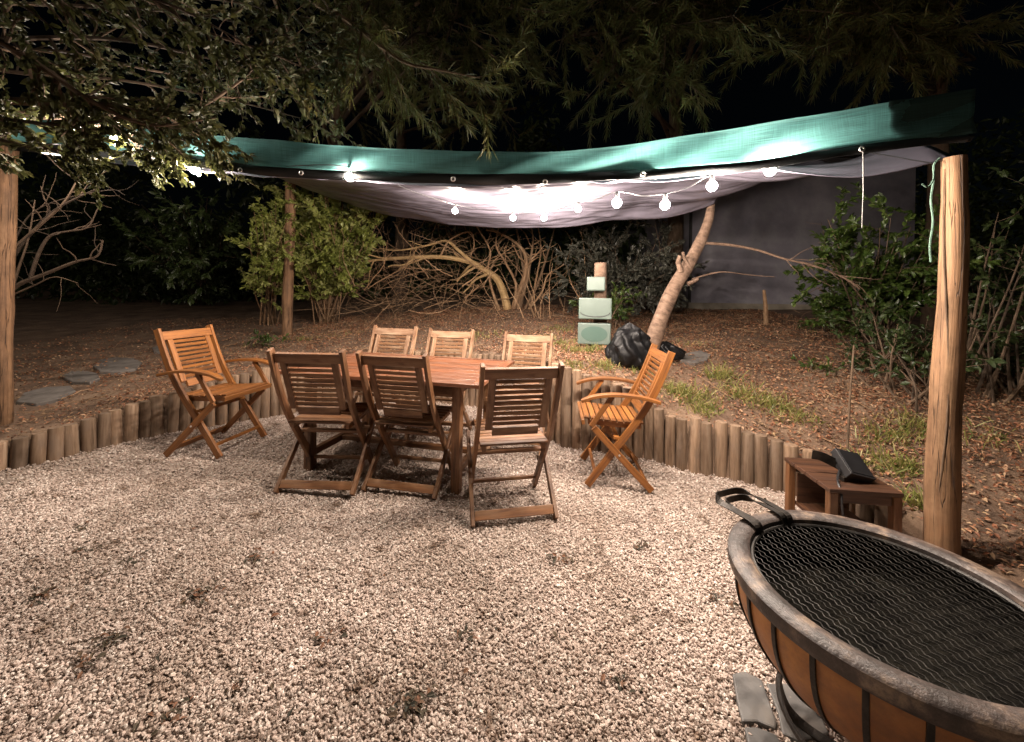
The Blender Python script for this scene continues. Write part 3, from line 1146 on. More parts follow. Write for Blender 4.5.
for s in (-1, 1):
    mb = MB(); mb.box((s * (HL - .2), 0, .12), (.04, 2 * HW_ - .345, .05)); mb.build('stretcher', M['weather'], tb, bevel=.003)
mb = MB(); mb.box((0, 0, .121), (2 * HL - .442, .05, .036)); mb.build('stretcher', M['weather'], tb, bevel=.003)

# ------------------------------------------------------------------ fire pit
FZ, FR = .56, .388
FC = Vector((1.345 * (CAM_H - FZ), 1.385 * (CAM_H - FZ), 0))
fp = thing('fire_pit', 'large round fire pit bowl with rust orange panels and worn stone rim', 'fire pit', (FC.x, FC.y, 0))
mb = MB()
prof = [(FR - .066, FZ - .03), (FR - .062, FZ - .006), (FR - .054, FZ), (FR - .03, FZ + .002), (FR - .008, FZ), (FR, FZ - .007), (FR + .001, FZ - .03), (FR - .004, FZ - .046), (FR - .03, FZ - .048), (FR - .066, FZ - .03)]
mb.lathe(prof, 128)
rim = mb.build('rim', M['rim'], fp, sharp=40)


def bowl_r(z):                                           # outer radius of the bowl at height z
    zt, zbm = FZ - .047, FZ - .385
    t_ = (zt - z) / (zt - zbm)
    return (FR - .02) * max(0.0, 1 - t_ ** 2.3) ** .60


zs = [FZ - .047 - .328 * i / 18 for i in range(19)]
mb = MB()
mb.lathe([(bowl_r(z), z) for z in zs] + [(.03, zs[-1] - .004)], 120)
mb.build('bowl', M['panel'], fp, sharp=60)
for k in range(24):
    ang = R(206.5 + 15 * k)
    mb = MB()
    pts = []
    for z in zs[:-1]:
        r_ = bowl_r(z) + .003
        pts.append((r_ * math.cos(ang), r_ * math.sin(ang), z))
    mb.strip(pts, .006, .0125, (-math.sin(ang), math.cos(ang), 0))
    mb.build('strap', M['iron'], fp, bevel=.001)
mb = MB()
prof = [(FR - .064, FZ - .03)] + [(max(.0005, (FR - .064) * math.cos(a_)), FZ - .05 - .14 * math.sin(a_)) for a_ in np.linspace(0, PI / 2, 9)]
mb.lathe(prof, 64)
mb.build('bowl_lining', M['ash'], fp)
for k in range(4):
    ang = R(131 + 90 * k)
    mb = MB()
    c_, s_ = math.cos(ang), math.sin(ang)
    pts = [(.20 * c_, .20 * s_, FZ - .345), (.235 * c_, .235 * s_, .17), (.25 * c_, .25 * s_, .10), (.225 * c_, .225 * s_, .03), (.17 * c_, .17 * s_, .008), (.10 * c_, .10 * s_, .012)]
    mb.strip(resample(pts, 5), .009, .035, (-s_, c_, 0))
    mb.build('leg', M['iron'], fp, bevel=.001)
mb = MB()
mb.tube([(.242 * math.cos(a_), .242 * math.sin(a_), .135) for a_ in np.linspace(0, 2 * PI, 49)], .008, 6)
mb.build('leg_ring', M['iron'], fp)

GRZ = FZ - .022
gt = thing('grill_grate', 'round black grill grate with looped strap handles lying in the fire pit', 'grate', (FC.x, FC.y, GRZ))
gr_r = FR - .070
mb = MB()
mb.tube([(gr_r * math.cos(a_), gr_r * math.sin(a_), 0) for a_ in np.linspace(0, 2 * PI, 97)], .006, 6, cap=False)
mb.build('ring', M['grate'], gt)
mb = MB()
gd = R(-78)                                              # direction of the wires
du = Vector((math.cos(gd), math.sin(gd), 0)); dv = Vector((-math.sin(gd), math.cos(gd), 0))
nw = 35
for i in range(nw):
    w = -gr_r + (i + .5) * 2 * gr_r / nw
    half = math.sqrt(max(0, gr_r ** 2 - w ** 2))
    pts = []
    st = .013
    k0 = int(-half / st)
    for k in range(k0, int(half / st) + 1):
        off = (2 * gr_r / nw) * .5 * (1 if k % 2 == 0 else -1) * .40
        lift = .0012 if i % 2 else -.0012
        pts.append(du * (k * st) + dv * (w + off) + Vector((0, 0, lift)))
    if len(pts) > 2:
        mb.tube(pts, .0015, 4, cap=False)
mb.build('wire_mesh', M['grate'], gt)


def handle(a0, a1, reach, zlift, nm):
    mb = MB()
    p0 = Vector((gr_r * math.cos(R(a0)), gr_r * math.sin(R(a0)), .006)); p1 = Vector((gr_r * math.cos(R(a1)), gr_r * math.sin(R(a1)), .006))
    out = Vector((math.cos(R((a0 + a1) / 2)), math.sin(R((a0 + a1) / 2)), 0))
    pts = [p0, p0 + out * .022 + Vector((0, 0, .029)), p0 + out * (reach * .72) + Vector((0, 0, zlift))]
    c_ = (p0 + p1) / 2 + out * reach
    sd2 = (p0 - p1) * .5
    pts += [c_ + sd2 * .72 - out * .012 + Vector((0, 0, zlift)), c_ + Vector((0, 0, zlift - .004)), c_ - sd2 * .72 - out * .012 + Vector((0, 0, zlift))]
    pts += [p1 + out * (reach * .72) + Vector((0, 0, zlift)), p1 + out * .022 + Vector((0, 0, .029)), p1]
    rp = resample(pts, 5)
    n_ = len(rp)
    vs, gs, fs = [], [], []
    for i, p in enumerate(rp):
        d_ = (rp[min(i + 1, n_ - 1)] - rp[max(i - 1, 0)]).normalized()
        tt = i / (n_ - 1)
        bl = smooth(.18, .36, tt) * (1 - smooth(.64, .82, tt))        # flat on the rim, on edge round the loop
        flat = Vector((0, 0, 1)).cross(d_).normalized()
        wdir = (flat * (1 - bl) + Vector((0, 0, 1)) * bl).normalized()
        nn = d_.cross(wdir).normalized()
        for a_, b_ in ((-1, -1), (1, -1), (1, 1), (-1, 1)):
            vs.append(p + wdir * (a_ * .0125) + nn * (b_ * .0015)); gs.append((tt, a_ * .01, 0))
    for i in range(n_ - 1):
        for k in range(4):
            a_, b_ = i * 4 + k, i * 4 + (k + 1) % 4
            fs.append((a_, b_, b_ + 4, a_ + 4))
    fs += [(3, 2, 1, 0), tuple((n_ - 1) * 4 + k for k in range(4))]
    mb._add(vs, fs, gs, False)
    mb.build(nm, M['iron'], gt)


handle(97, 128, .205, .034, 'handle')
handle(101, 125, .165, .027, 'handle')

# flagstones by the pit
def flag(label, pix, th=.03, name='flagstone', zoff=.016, mat='slate', fn=zg, cat='flagstone', group=None):
    P_ = [hit(x, y, fn) for x, y in pix]
    c = sum(P_, Vector()) / len(P_)
    n_ = len(P_)
    vs = [Vector((p.x - c.x, p.y - c.y, p.z - c.z + zoff)) for p in P_] + [Vector((p.x - c.x, p.y - c.y, p.z - c.z + zoff - th)) for p in P_]
    mb = MB()
    fs = [tuple(range(n_)), tuple(range(2 * n_ - 1, n_ - 1, -1))] + [(i, i + n_, (i + 1) % n_ + n_, (i + 1) % n_) for i in range(n_)]
    mb._add(vs, fs, [v * 1 for v in vs], False)
    o = mb.build(name, M[mat], loc=c, bevel=.006)
    bmx = o.data
    return tag(o, label, cat, group)


flag('long grey slate flagstone lying in the gravel left of the fire pit', [(732, 678), (744, 676), (762, 683), (768, 700), (777, 727), (776, 735), (758, 728), (742, 726), (737, 705)], .05, zoff=.011)
flag('brownish slate flagstone tucked under the fire pit bowl', [(766, 687), (790, 688), (812, 700), (830, 740), (800, 745), (782, 738), (777, 715)], .05, zoff=.008)
flag('small grey slate piece at the bottom edge below the long flagstone', [(744, 730), (757, 731), (776, 738), (790, 760), (752, 768)], .05, zoff=.007)

# ------------------------------------------------------------------ wooden box and floodlight
bz = .37
bl_ = Vector((1.76 * (CAM_H - bz), 2.5 * (CAM_H - bz), 0))


def on_plane(px, py, z):
    rx, rz = ray(px, py)
    Y = (z - CAM_H) / rz
    return Vector((rx * Y, Y, z))


A_ = on_plane(787, 457, bz); B_ = on_plane(830, 489, bz); C_ = on_plane(905, 494, bz)
ex = (C_ - B_); ex.z = 0
wx = ex.length
exn = ex.normalized(); eyn = Vector((-exn.y, exn.x, 0))
dy = (A_ - B_).dot(eyn)
print('box', A_, B_, C_, wx, dy)
bx = thing('wooden_side_table', 'small low wooden side table with an open shelf carrying a black floodlight', 'side table', (B_.x, B_.y, .005), math.atan2(exn.y, exn.x))
hz = bz - .005
skew = (A_ - B_).dot(exn)
mb = MB()
n_b = 4
for i in range(n_b):
    mb.box((wx / 2, dy * (i + .5) / n_b, hz - .011), (wx, dy / n_b - .004, .022))
mb.build('tabletop', M['darkwood'], bx, bevel=.003)
for x in (.025, wx - .025):
    for y in (.025, dy - .025):
        mb = MB(); mb.box((x, y, (hz - .022) / 2), (.04, .04, hz - .024)); mb.build('leg', M['weather'], bx, bevel=.003)
for y in (.024, dy - .024):
    mb = MB(); mb.box((wx / 2, y, hz - .05), (wx - .094, .02, .05)); mb.build('apron', M['darkwood'], bx, bevel=.002)
mb = MB(); mb.box((wx / 2, dy / 2, .10), (wx - .094, dy - .06, .02)); mb.build('shelf', M['darkwood'], bx, bevel=.002)
mb = MB(); mb.box((wx / 2, dy - .05, .2), (wx - .1, .012, .17)); mb.build('back_panel', M['darkwood'], bx, bevel=.002)

fl_o = on_plane(846, 478, bz)
fl = thing('floodlight', 'black floodlight lying on the wooden side table with its cable', 'floodlight', tuple(fl_o))
fl.scale = (1.15, 1.15, 1.15)
rot = Matrix.Rotation(R(20), 3, 'Z') @ Matrix.Rotation(R(-52), 3, 'X') @ Matrix.Rotation(R(22), 3, 'Y')
mb = MB()
mb.box((.03, 0, .062), (.125, .036, .135), rot)
for k in range(7):
    mb.box(Vector((.03, 0, .062)) + rot @ Vector((-.05 + k * .0167, .030, 0)), (.004, .026, .115), rot)
head = mb.build('head', M['plasticblack'], fl, bevel=.003)
mb = MB()
mb.box(Vector((.03, 0, .062)) + rot @ Vector((0, -.0195, 0)), (.108, .003, .115), rot)
mb.build('lens', M['glasswindow'] if False else M['plasticblack'], head)
mb = MB()
mb.strip(resample([(.02, .01, .035), (-.03, .03, .06), (-.085, .045, .085), (-.12, .06, .088)], 5), .045, .006, (.35, .9, .1))
mb.strip([(-.05, -.03, .012), (.02, -.02, .018), (.07, -.01, .025)], .02, .035, (0, 1, 0))
mb.build('bracket', M['iron'], fl, bevel=.001)
mb = MB()
mb.tube(resample([(-.03, .0, .04), (-.075, -.04, .02), (-.10, -.075, .008), (-.115, -.11, -.02), (-.12, -.125, -.10), (-.10, -.13, -.2), (-.05, -.16, -.33)], 6), .005, 6)
mb.build('cable', M['plasticblack'], fl)

# ------------------------------------------------------------------ meter boxes on a pillar
pb = hit(599, 343, zb)
Yp = pb.y
mtp = thing('meter_pillar', 'short pillar carrying three pale green meter boxes', 'meter pillar', tuple(pb))
def LP(px, py, Yd):
    return at(px, py, Yd) - Vector(pb)
k_ = Yp / F_PX
mb = MB()
pt, pbm = LP(600.5, 263, Yp), LP(600, 345, Yp)
mb.tube([pbm - Vector((0, 0, .2)), pbm.lerp(pt, .5), pt], [.075, .073, .07], 20)
mb.build('post', M['bark'], mtp, sharp=50)
def mbox(x0, y0, x1, y1, depth, nm, tilt=0.0, arc=False):
    Yd = Yp - .075 - depth / 2
    c = LP((x0 + x1) / 2, (y0 + y1) / 2, Yd)
    kk = Yd / F_PX
    w, h = (x1 - x0) * kk, (y1 - y0) * kk
    mb = MB(); mb.box(c, (w, depth, h), Matrix.Rotation(R(-10), 3, 'Z'))
    o_ = mb.build(nm, M['boxgreen'], mtp, bevel=.012)
    q = Matrix.Rotation(R(-10), 3, 'Z')
    mb = MB()
    if arc == 1:
        pts = [c + q @ Vector((w * .44 * math.sin(a_), -depth / 2 - .002, -h * .18 - h * .2 * math.cos(a_))) for a_ in np.linspace(-PI / 2, PI / 2, 15)]
        mb.tube(pts, .004, 5)
        mb.build('lid_groove', M['roof'], o_)
    elif arc == 2:
        pts = [c + q @ Vector((w * .40 * math.sin(a_), -depth / 2 - .003, h * .36 * math.cos(a_))) for a_ in np.linspace(0, 2 * PI, 25)]
        mb._add(pts[:-1], [tuple(range(24))[::-1]], pts[:-1], False)
        mb.build('window', M['glasswindow'], o_)
    else:
        mb.box(c + q @ Vector((0, -depth / 2 - .002, 0)), (w * .88, .004, h * .84), q)
        mb.build('lid', M['boxgreen'], o_, bevel=.001)
    return o_
mbox(587, 277, 605, 291, .09, 'meter_box')
mbox(579, 298, 611, 319, .12, 'meter_box', arc=1)
mbox(578, 323, 610, 344, .12, 'meter_box', arc=2)

# ------------------------------------------------------------------ black bags
def lump(label, px, py, w, d_, h, seed, name='plastic_bag', cat='bag', mat='bag', wrink=.16):
    p = hit(px, py, zb)
    rs = np.random.default_rng(seed)
    nu, nv = 120, 64
    vs = []
    ph = rs.uniform(0, 6, 8)
    for j in range(nv + 1):
        el = -PI / 2 + PI * j / nv
        for i in range(nu):
            az = 2 * PI * i / nu
            r_ = 1 + wrink * (math.sin(az * 3 + ph[0] + 2 * el) * .5 + abs(math.sin(az * 5.5 + ph[1] + 1.7 * math.sin(el * 3))) * .6 +
                              .5 * math.sin(az * 9 + ph[2] + el * 5) * math.cos(el) - .35)
            cz = math.sin(el)
            wz = math.cos(el) ** .55 * (1 - .16 * cz)
            x, y, z = r_ * wz * math.cos(az) * w / 2, r_ * wz * math.sin(az) * d_ / 2, h * (.46 + .54 * cz * (1 + .25 * wrink * math.sin(az * 4)))
            z += .10 * h * math.sin(az * 2 + ph[3]) * max(0, cz)
            nv_ = Vector((x * 7 + ph[4], y * 7, z * 4))
            f_ = 1 - .13 * (1 - abs(mnoise.noise(nv_)) * 2.2) - .04 * (1 - abs(mnoise.noise(nv_ * 2.7)) * 2.2)
            x, y = x * (f_ + .1), y * (f_ + .1)
            z *= 1 + .12 * mnoise.noise(nv_ * 1.3)
            vs.append((x, y, z))
    fs = [(j * nu + i, j * nu + (i + 1) % nu, (j + 1) * nu + (i + 1) % nu, (j + 1) * nu + i) for j in range(nv) for i in range(nu)]
    o_ = np_mesh(name, np.array(vs), np.array(fs), M[mat], smooth_=True)
    o_.location = p - Vector((0, 0, .02))
    return tag(o_, label, cat)


lump('crumpled black plastic bag slumped on the bank beside the meter boxes', 630, 364, .40, .34, .38, 3)
lump('low black bag bundle behind the leaning tree trunk', 664, 357, .34, .26, .17, 8)

# ------------------------------------------------------------------ leaning tree
tbp = hit(648, 358, zb)
Yt = tbp.y
lt = thing('leaning_tree', 'bare leaning tree trunk on the bank with broken stubs and one long twig', 'tree', tuple(tbp))
def T_(px, py, dY=0.0):
    return at(px, py, Yt + dY) - Vector(tbp)
mb = MB()
pts = resample([T_(645, 366), T_(652, 345), T_(661, 318), T_(674, 288), T_(688, 265), T_(701, 240), T_(709, 218), T_(712, 196, .05)], 6)
n_ = len(pts)
rr = np.interp(np.linspace(0, 1, n_), [0, .2, .5, .62, .8, 1], [.09, .078, .066, .06, .047, .032])
mb.tube(pts, [float(r_) * (1 + .03 * math.sin(i * .9)) for i, r_ in enumerate(rr)], 16)
for q in (([(681, 272), (678, 262), (680, 256)], .027), ([(688, 284), (694, 281), (698, 279)], .022), ([(690, 268), (684, 258), (683, 252)], .018)):
    mb.tube([T_(x, y, -.05) for x, y in q[0]], [q[1], q[1] * .9, q[1] * .75], 10)
mb.build('trunk', M['bark'], lt, sharp=50)
mb = MB()
lpts = []
b1 = resample([T_(705, 243), T_(730, 245, -.05), T_(757, 250, -.1), (T_(785, 259, -.2)), T_(815, 266, -.3), T_(842, 277, -.35), T_(860, 289, -.4)], 6)
mb.tube(b1, [.016 - .012 * i / (len(b1) - 1) for i in range(len(b1))], 7)
b2 = resample([T_(692, 279), T_(710, 274, -.05), T_(725, 272, -.1), T_(750, 275, -.1), T_(775, 277, -.15)], 6)
mb.tube(b2, [.009 - .006 * i / (len(b2) - 1) for i in range(len(b2))], 6)
for _ in range(16):
    p, d = along(b1, random.uniform(.45, 1))
    tw = wander(p, d + Vector((random.gauss(0, .5), random.gauss(0, .5), random.gauss(0, .5))), random.uniform(.15, .4), 5, .2)
    mb.tube(tw, [.004, .0035, .003, .0025, .002, .0012], 4)
mb.build('twig', M['bark'], lt)

# ------------------------------------------------------------------ house
HY = 8.0
hb = at(689, 311, HY)
house = thing('house', 'grey rendered house wall behind the trees at the right', 'house', (hb.x, HY, .9))
mb = MB(); mb.box((2.3, 2.5, 1.75), (4.6, 5.0, 3.3)); mb.build('wall', M['render'], house)
mb = MB(); mb.box((2.3, 2.5, .20), (4.66, 5.06, .36)); mb.build('plinth', M['concrete'], house)
mb = MB(); mb.box((2.3, 2.5, 3.46), (5.1, 5.5, .12)); mb.box((2.3, -.27, 3.44), (5.1, .03, .2)); mb.build('roof', M['roof'], house)
mb = MB(); mb.box((.0, -.012, 1.75), (.05, .03, 3.2)); mb.build('corner_trim', M['roof'], house)
mb = MB(); mb.box((2.33, -.004, 1.02), (4.5, .014, .02)); mb.build('wall_joint', M['render'], house)

# ------------------------------------------------------------------ small stakes and stones on the bank
def stake(px0, py0, px1, py1, w, label, mat='twig', name='garden_stake', cat='stake'):
    b = hit(px0, py0, zb)
    tpp = at(px1, py1, b.y)
    mb = MB()
    mid = (tpp - b) * .5 + Vector((random.uniform(-.02, .02), 0, 0))
    mb.tube([Vector((0, 0, -.05)), mid, tpp - b], [w, w * .9, w * .6], 7)
    return tag(mb.build(name, M[mat], loc=b), label, cat)


stake(766, 325, 764, 290, .035, 'weathered wooden stake sticking out of the bank before the grey wall')
stake(847, 452, 854, 345, .008, 'thin dark dry stem rising from the bank behind the side table', 'twigdark', 'dry_stem', 'stem')
for pix, lab in (([(93, 369), (100, 362), (116, 359.5), (134, 360.5), (142, 365), (136, 371), (118, 375), (100, 374)], 'pale oval stepping stone on the dark bank behind the left armchair'),
                 ([(62, 379), (70, 374), (84, 373), (97, 376), (100, 381), (90, 385), (72, 385)], 'dark flat stepping stone lower than the pale oval one'),
                 ([(152, 350), (160, 346.5), (170, 347), (174, 351), (166, 354), (154, 354)], 'small grey stepping stone farther up the bank left of the armchair'),
                 ([(16, 405), (24, 396), (45, 390), (70, 389), (76, 394), (60, 402), (36, 407)], 'large flat stepping stone beside the left pole'),
                 ([(680, 363), (686, 356), (700, 353), (711, 357), (707, 363), (694, 366)], 'grey flat stone on the leaf litter right of the leaning trunk')):
    flag(lab, pix, .07, 'stepping_stone', .03, 'stone', zb, 'stone')

# ------------------------------------------------------------------ leaf litter, grass
def scatter(n, x0, x1, y0, y1, p=None):
    x = rng.uniform(x0, x1, n); y = rng.uniform(y0, y1, n)
    k = ~inside(x, y) & (polydist(x, y) > .05)
    if p is not None:
        k &= rng.random(n) < p(x, y)
    return x[k], y[k]


lx, ly = [], []
def dens(x, y):
    f = .45 + .55 * (np.sin(x * 2.1 + 1) * np.sin(y * 1.7 + x) * .5 + .5)
    return f * np.where(x < -1.8, .6, 1.0)
for args in ((22000, -5, 5, 2.6, 4.6), (66000, -3.5, 5, 3.3, 7.8), (18000, 1.8, 4.5, .6, 3.5), (24000, -7, -1.5, 3, 8)):
    a_, b_ = scatter(*args, p=dens)
    lx.append(a_); ly.append(b_)
lx = np.concatenate(lx); ly = np.concatenate(ly)
lz = zb(lx, ly) + rng.uniform(.004, .03, len(lx))
n = len(lx)
az = rng.uniform(0, 2 * PI, n)
d = np.c_[np.cos(az), np.sin(az), rng.normal(0, .35, n)]
up = rng.normal(size=(n, 3)) * .45; up[:, 2] += 1
L = rng.uniform(.014, .038, n)
Vv, Ff, k = leaf_arrays(np.c_[lx, ly, lz], d, up, L, L * rng.uniform(.3, .6, n), .3, .25)
o = np_mesh('leaf_litter', Vv, Ff, M['litter'], {'rnd': np.repeat(rng.random(n), k)})
tag(o, 'brown fallen leaves carpeting the bank', 'leaf litter', kind='stuff')
# fallen twigs
mb = MB()
for _ in range(420):
    x, y = random.uniform(-4, 4.5), random.uniform(2.8, 7.6)
    if bool(inside(np.array([x]), np.array([y]))[0]) or float(polydist(np.array([x]), np.array([y]))[0]) < .15: continue
    a_ = random.uniform(0, 2 * PI)
    Lw = random.uniform(.1, .35)
    pts = []
    for i in range(4):
        xx = x + math.cos(a_) * Lw * i / 3; yy = y + math.sin(a_) * Lw * i / 3 + random.uniform(-.02, .02)
        pts.append((xx, yy, float(zb(xx, yy)) + .012 + random.uniform(0, .03)))
    mb.tube(pts, [.004, .0035, .003, .002], 4)
tag(mb.build('fallen_twigs', M['twig']), 'thin dry twigs scattered over the leaf litter', 'twigs', kind='stuff')
# leaves and moss crumbs on the gravel
n = 260
gx_ = rng.uniform(-3.6, 1.9, n); gy_ = rng.uniform(.9, 4.2, n)
cl = [hit(px_, py_, zg) for px_, py_ in ((75, 532), (84, 552), (205, 596), (192, 602), (108, 642), (88, 665), (255, 560), (240, 690), (170, 720), (415, 705), (405, 715), (470, 640), (640, 550), (690, 545), (720, 600), (620, 690), (330, 640), (130, 565), (40, 600), (560, 560))]
gx_ = np.r_[gx_] ; gy_ = np.r_[gy_]
for c_ in cl:
    m_ = rng.integers(10, 34)
    gx_ = np.r_[gx_, c_.x + rng.normal(0, .028, m_)]; gy_ = np.r_[gy_, c_.y + rng.normal(0, .022, m_)]
k = inside(gx_, gy_) & (polydist(gx_, gy_) > .08)
gx_, gy_ = gx_[k], gy_[k]; n = len(gx_)
az = rng.uniform(0, 2 * PI, n)
L = rng.uniform(.014, .036, n)
up = rng.normal(size=(n, 3)) * .3; up[:, 2] += 1
Vv, Ff, k = leaf_arrays(np.c_[gx_, gy_, zg(gx_, gy_) + .016], np.c_[np.cos(az), np.sin(az), rng.normal(0, .2, n)], up, L, L * .45)
o = np_mesh('fallen_leaves', Vv, Ff, M['debris'], {'rnd': np.repeat(rng.random(n), k)})
tag(o, 'small dark dead leaves scattered on the gravel', 'leaf litter', kind='stuff')

# grass on the bank
gp = []
def tuft(px, py, spread, nb_, h):
    c = hit(px, py, zb)
    for _ in range(nb_):
        x, y = c.x + random.gauss(0, spread), c.y + random.gauss(0, spread * .7)
        if bool(inside(np.array([x]), np.array([y]))[0]): continue
        gp.append((x, y, h * random.uniform(.5, 1.2)))
for args in ((690, 398, .10, 240, .17), (676, 392, .07, 150, .15), (705, 412, .06, 120, .14), (722, 378, .08, 190, .17), (752, 400, .10, 220, .15), (775, 408, .10, 200, .14), (800, 420, .08, 120, .13),
             (735, 392, .1, 110, .12), (575, 352, .07, 140, .13), (592, 352, .06, 160, .14), (560, 345, .09, 130, .12), (606, 368, .07, 150, .12), (575, 366, .06, 100, .10), (545, 340, .08, 90, .12), (640, 374, .08, 110, .10),
             (480, 338, .14, 110, .10), (560, 330, .15, 120, .12), (890, 440, .10, 170, .16), (915, 430, .10, 170, .18), (880, 465, .08, 140, .14), (905, 470, .06, 120, .15), (920, 505, .05, 130, .16), (840, 330, .12, 120, .14),
             (815, 368, .06, 70, .08), (690, 345, .12, 60, .1), (300, 340, .10, 80, .10), (340, 335, .15, 60, .08), (260, 345, .10, 70, .09), (60, 300, .2, 60, .12), (990, 440, .12, 90, .14)):
    tuft(*args)
gp = np.array(gp)
n = len(gp)
d = rng.normal(size=(n, 3)) * .5; d[:, 2] = 1.0
Vv, Ff, k = blade_arrays(np.c_[gp[:, 0], gp[:, 1], zb(gp[:, 0], gp[:, 1]) - .005], d, gp[:, 2], rng.uniform(.004, .008, n), rng.uniform(.1, .6, n)[:, None])
o = np_mesh('bank_grass', Vv, Ff, M['grass'], {'rnd': np.repeat(rng.random(n), k)})
tag(o, 'tufts of yellowish green grass on the edge of the bank', 'grass', kind='stuff')


# ------------------------------------------------------------------ shrubs
def shrub(name, label, cat, base, center, rad, n_stem, leaf_n, size, width, lmat, smat, sub=5, sublen=.5, droopy=.2, stem_r=.012, depth=1, group=None):
    """stems fan out from base to points filling an ellipsoid round center"""
    rt = thing(name, label, cat, tuple(base), group=group)
    b0 = Vector(base)
    mb = MB()
    lp = []
    for _ in range(n_stem):
        while True:
            v = Vector((random.uniform(-1, 1), random.uniform(-1, 1), random.uniform(-1, 1)))
            if .25 < v.length < 1: break
        e = Vector((center[0] + v.x * rad[0], center[1] + v.y * rad[1], center[2] + v.z * rad[2])) - b0
        s = Vector((random.gauss(0, .08), random.gauss(0, .08), 0))
        m1 = s.lerp(e, .45) + Vector((random.gauss(0, .08), random.gauss(0, .08), .12 * e.length * random.random()))
        pts = resample([s - Vector((0, 0, .05)), m1, e], 5)
        grow(mb, pts, stem_r * random.uniform(.7, 1.2), .003, sub, sublen, .55, depth, lp, 6, .05, .35, leaf_n)
    mb.build('stems', M[smat], rt)
    if leaf_n:
        P_, D_ = lp_arr(lp)
        leaves_obj('foliage', P_, D_, size, width, M[lmat], rt, droopy)
    return rt


# pale green shrub round the middle pole
c = at(326, 224, 6.2)
shrub('leafy_shrub', 'bright pale green leafy shrub round the slim pole', 'shrub', hit(330, 322, zb), c, (.95, .42, .68), 58, 42, .085, .46, 'leaf_bright', 'twig', 7, .45, .1)
c = at(268, 240, 5.6)
shrub('leafy_shrub', 'smaller ragged green shrub left of the slim pole at the edge of the dark', 'shrub', hit(272, 324, zb), c, (.42, .4, .6), 20, 34, .07, .42, 'leaf_bright', 'twig', 6, .4, .2)
# right bush
c = at(872, 262, 4.2)
shrub('broadleaf_bush', 'dark green glossy bush to the left of the thick right pole', 'bush', hit(880, 352, zb), c, (.72, .6, .75), 32, 34, .07, .46, 'leaf_green', 'twigdark', 7, .42, .2)
c = at(905, 345, 3.6)
shrub('broadleaf_bush', 'low dark bush crouching behind the thick right pole', 'bush', hit(910, 400, zb), c, (.55, .5, .38), 16, 16, .06, .46, 'leaf_dark', 'twigdark', 5, .35, .2)
c = at(990, 330, 4.0)
shrub('broadleaf_bush', 'very dark bush in the shade right of the thick pole', 'bush', hit(1000, 400, zb), c, (.8, .5, .95), 26, 22, .07, .46, 'leaf_dark', 'twigdark', 5, .4, .2)
# dark left bush
c = at(195, 235, 6.8)
shrub('dark_bush', 'dark leafy bush in the gloom left of the pale green shrub', 'bush', hit(200, 305, zb), c, (1.0, .7, .9), 34, 30, .12, .38, 'leaf_dark', 'twigdark', 6, .5, .4)
# grey-green bush behind the meters
c = at(625, 262, 6.2)
shrub('dark_bush', 'dull grey-green bush behind the meter pillar', 'bush', hit(630, 312, zb), c, (1.15, .6, .85), 50, 36, .08, .40, 'leaf_grey', 'twigdark', 7, .45, .1)
c = at(610, 300, 5.4)
shrub('dark_bush', 'small green weed bush close behind the meter pillar', 'bush', hit(612, 330, zb), c, (.35, .3, .3), 10, 16, .06, .40, 'leaf_green', 'twigdark', 5, .3, .1)
c = at(285, 345, 5.0)
shrub('low_plant', 'low green plant at the foot of the slim pole', 'plant', hit(268, 349, zb), hit(268, 347, zb) + Vector((0, 0, .08)), (.25, .2, .09), 8, 10, .05, .4, 'leaf_green', 'twigdark', 3, .12, .1)
c = hit(815, 372, zb)
shrub('low_plant', 'small bright weed on the leaf litter left of the dry stem', 'plant', c, c + Vector((0, 0, .06)), (.12, .12, .06), 6, 8, .045, .5, 'leaf_green', 'twigdark', 3, .1, .1)
c = hit(825, 332, zb)
shrub('low_plant', 'straggly green weed before the grey house wall', 'plant', c, c + Vector((0, 0, .15)), (.3, .2, .15), 8, 9, .06, .5, 'leaf_green', 'twigdark', 3, .2, .1)

# bare brushwood
bb = hit(512, 309, zb)
YB = bb.y
br = thing('bare_shrub', 'bare many-stemmed shrub with one thick limb bent over to the left', 'shrub', tuple(bb))
def B2(px, py, dY=0.0): return at(px, py, YB + dY) - Vector(bb)
mb = MB()
junk = []
def limb(pix, r0, r1, n_sub=5, L=.5, dep=1):
    pts = resample([B2(*p) for p in pix], 5)
    grow(mb, pts, r0, r1, n_sub, L, .6, dep, junk, 7, .02, .3, 0, .22)
limb([(508, 312), (504, 295), (497, 279), (484, 270), (470, 262), (440, 257), (400, 258), (370, 261), (340, 268)], .078, .016, 14, .7)
limb([(472, 262), (458, 250), (446, 241), (425, 246), (402, 250), (385, 250)], .035, .008, 8, .5)
mb.build('main_limb', M['yellowbark'], br)
mb = MB()
limb([(512, 312), (520, 290), (526, 268), (524, 252), (512, 240), (496, 232), (486, 230)], .05, .012, 7, .5)
limb([(516, 312), (526, 285), (530, 262), (533, 240), (530, 218)], .04, .01, 7, .5)
limb([(520, 312), (524, 280), (521, 255), (517, 230), (513, 212)], .035, .008, 6, .5)
limb([(512, 312), (516, 285), (505, 262), (496, 245), (500, 222)], .03, .008, 6, .5)
limb([(524, 310), (536, 288), (545, 262), (552, 238), (558, 215)], .03, .006, 7, .5)
limb([(528, 310), (542, 292), (548, 275), (566, 262), (572, 240)], .022, .005, 6, .4)
limb([(530, 312), (537, 275), (541, 250), (538, 225)], .022, .005, 6, .4)
limb([(500, 312), (492, 290), (488, 268), (490, 250), (476, 225), (470, 210)], .028, .006, 7, .5)
limb([(440, 257), (450, 240), (470, 232), (474, 245), (470, 258)], .02, .006, 4, .3)
mb.build('branches', M['twig'], br)
bp = hit(430, 318, zb)
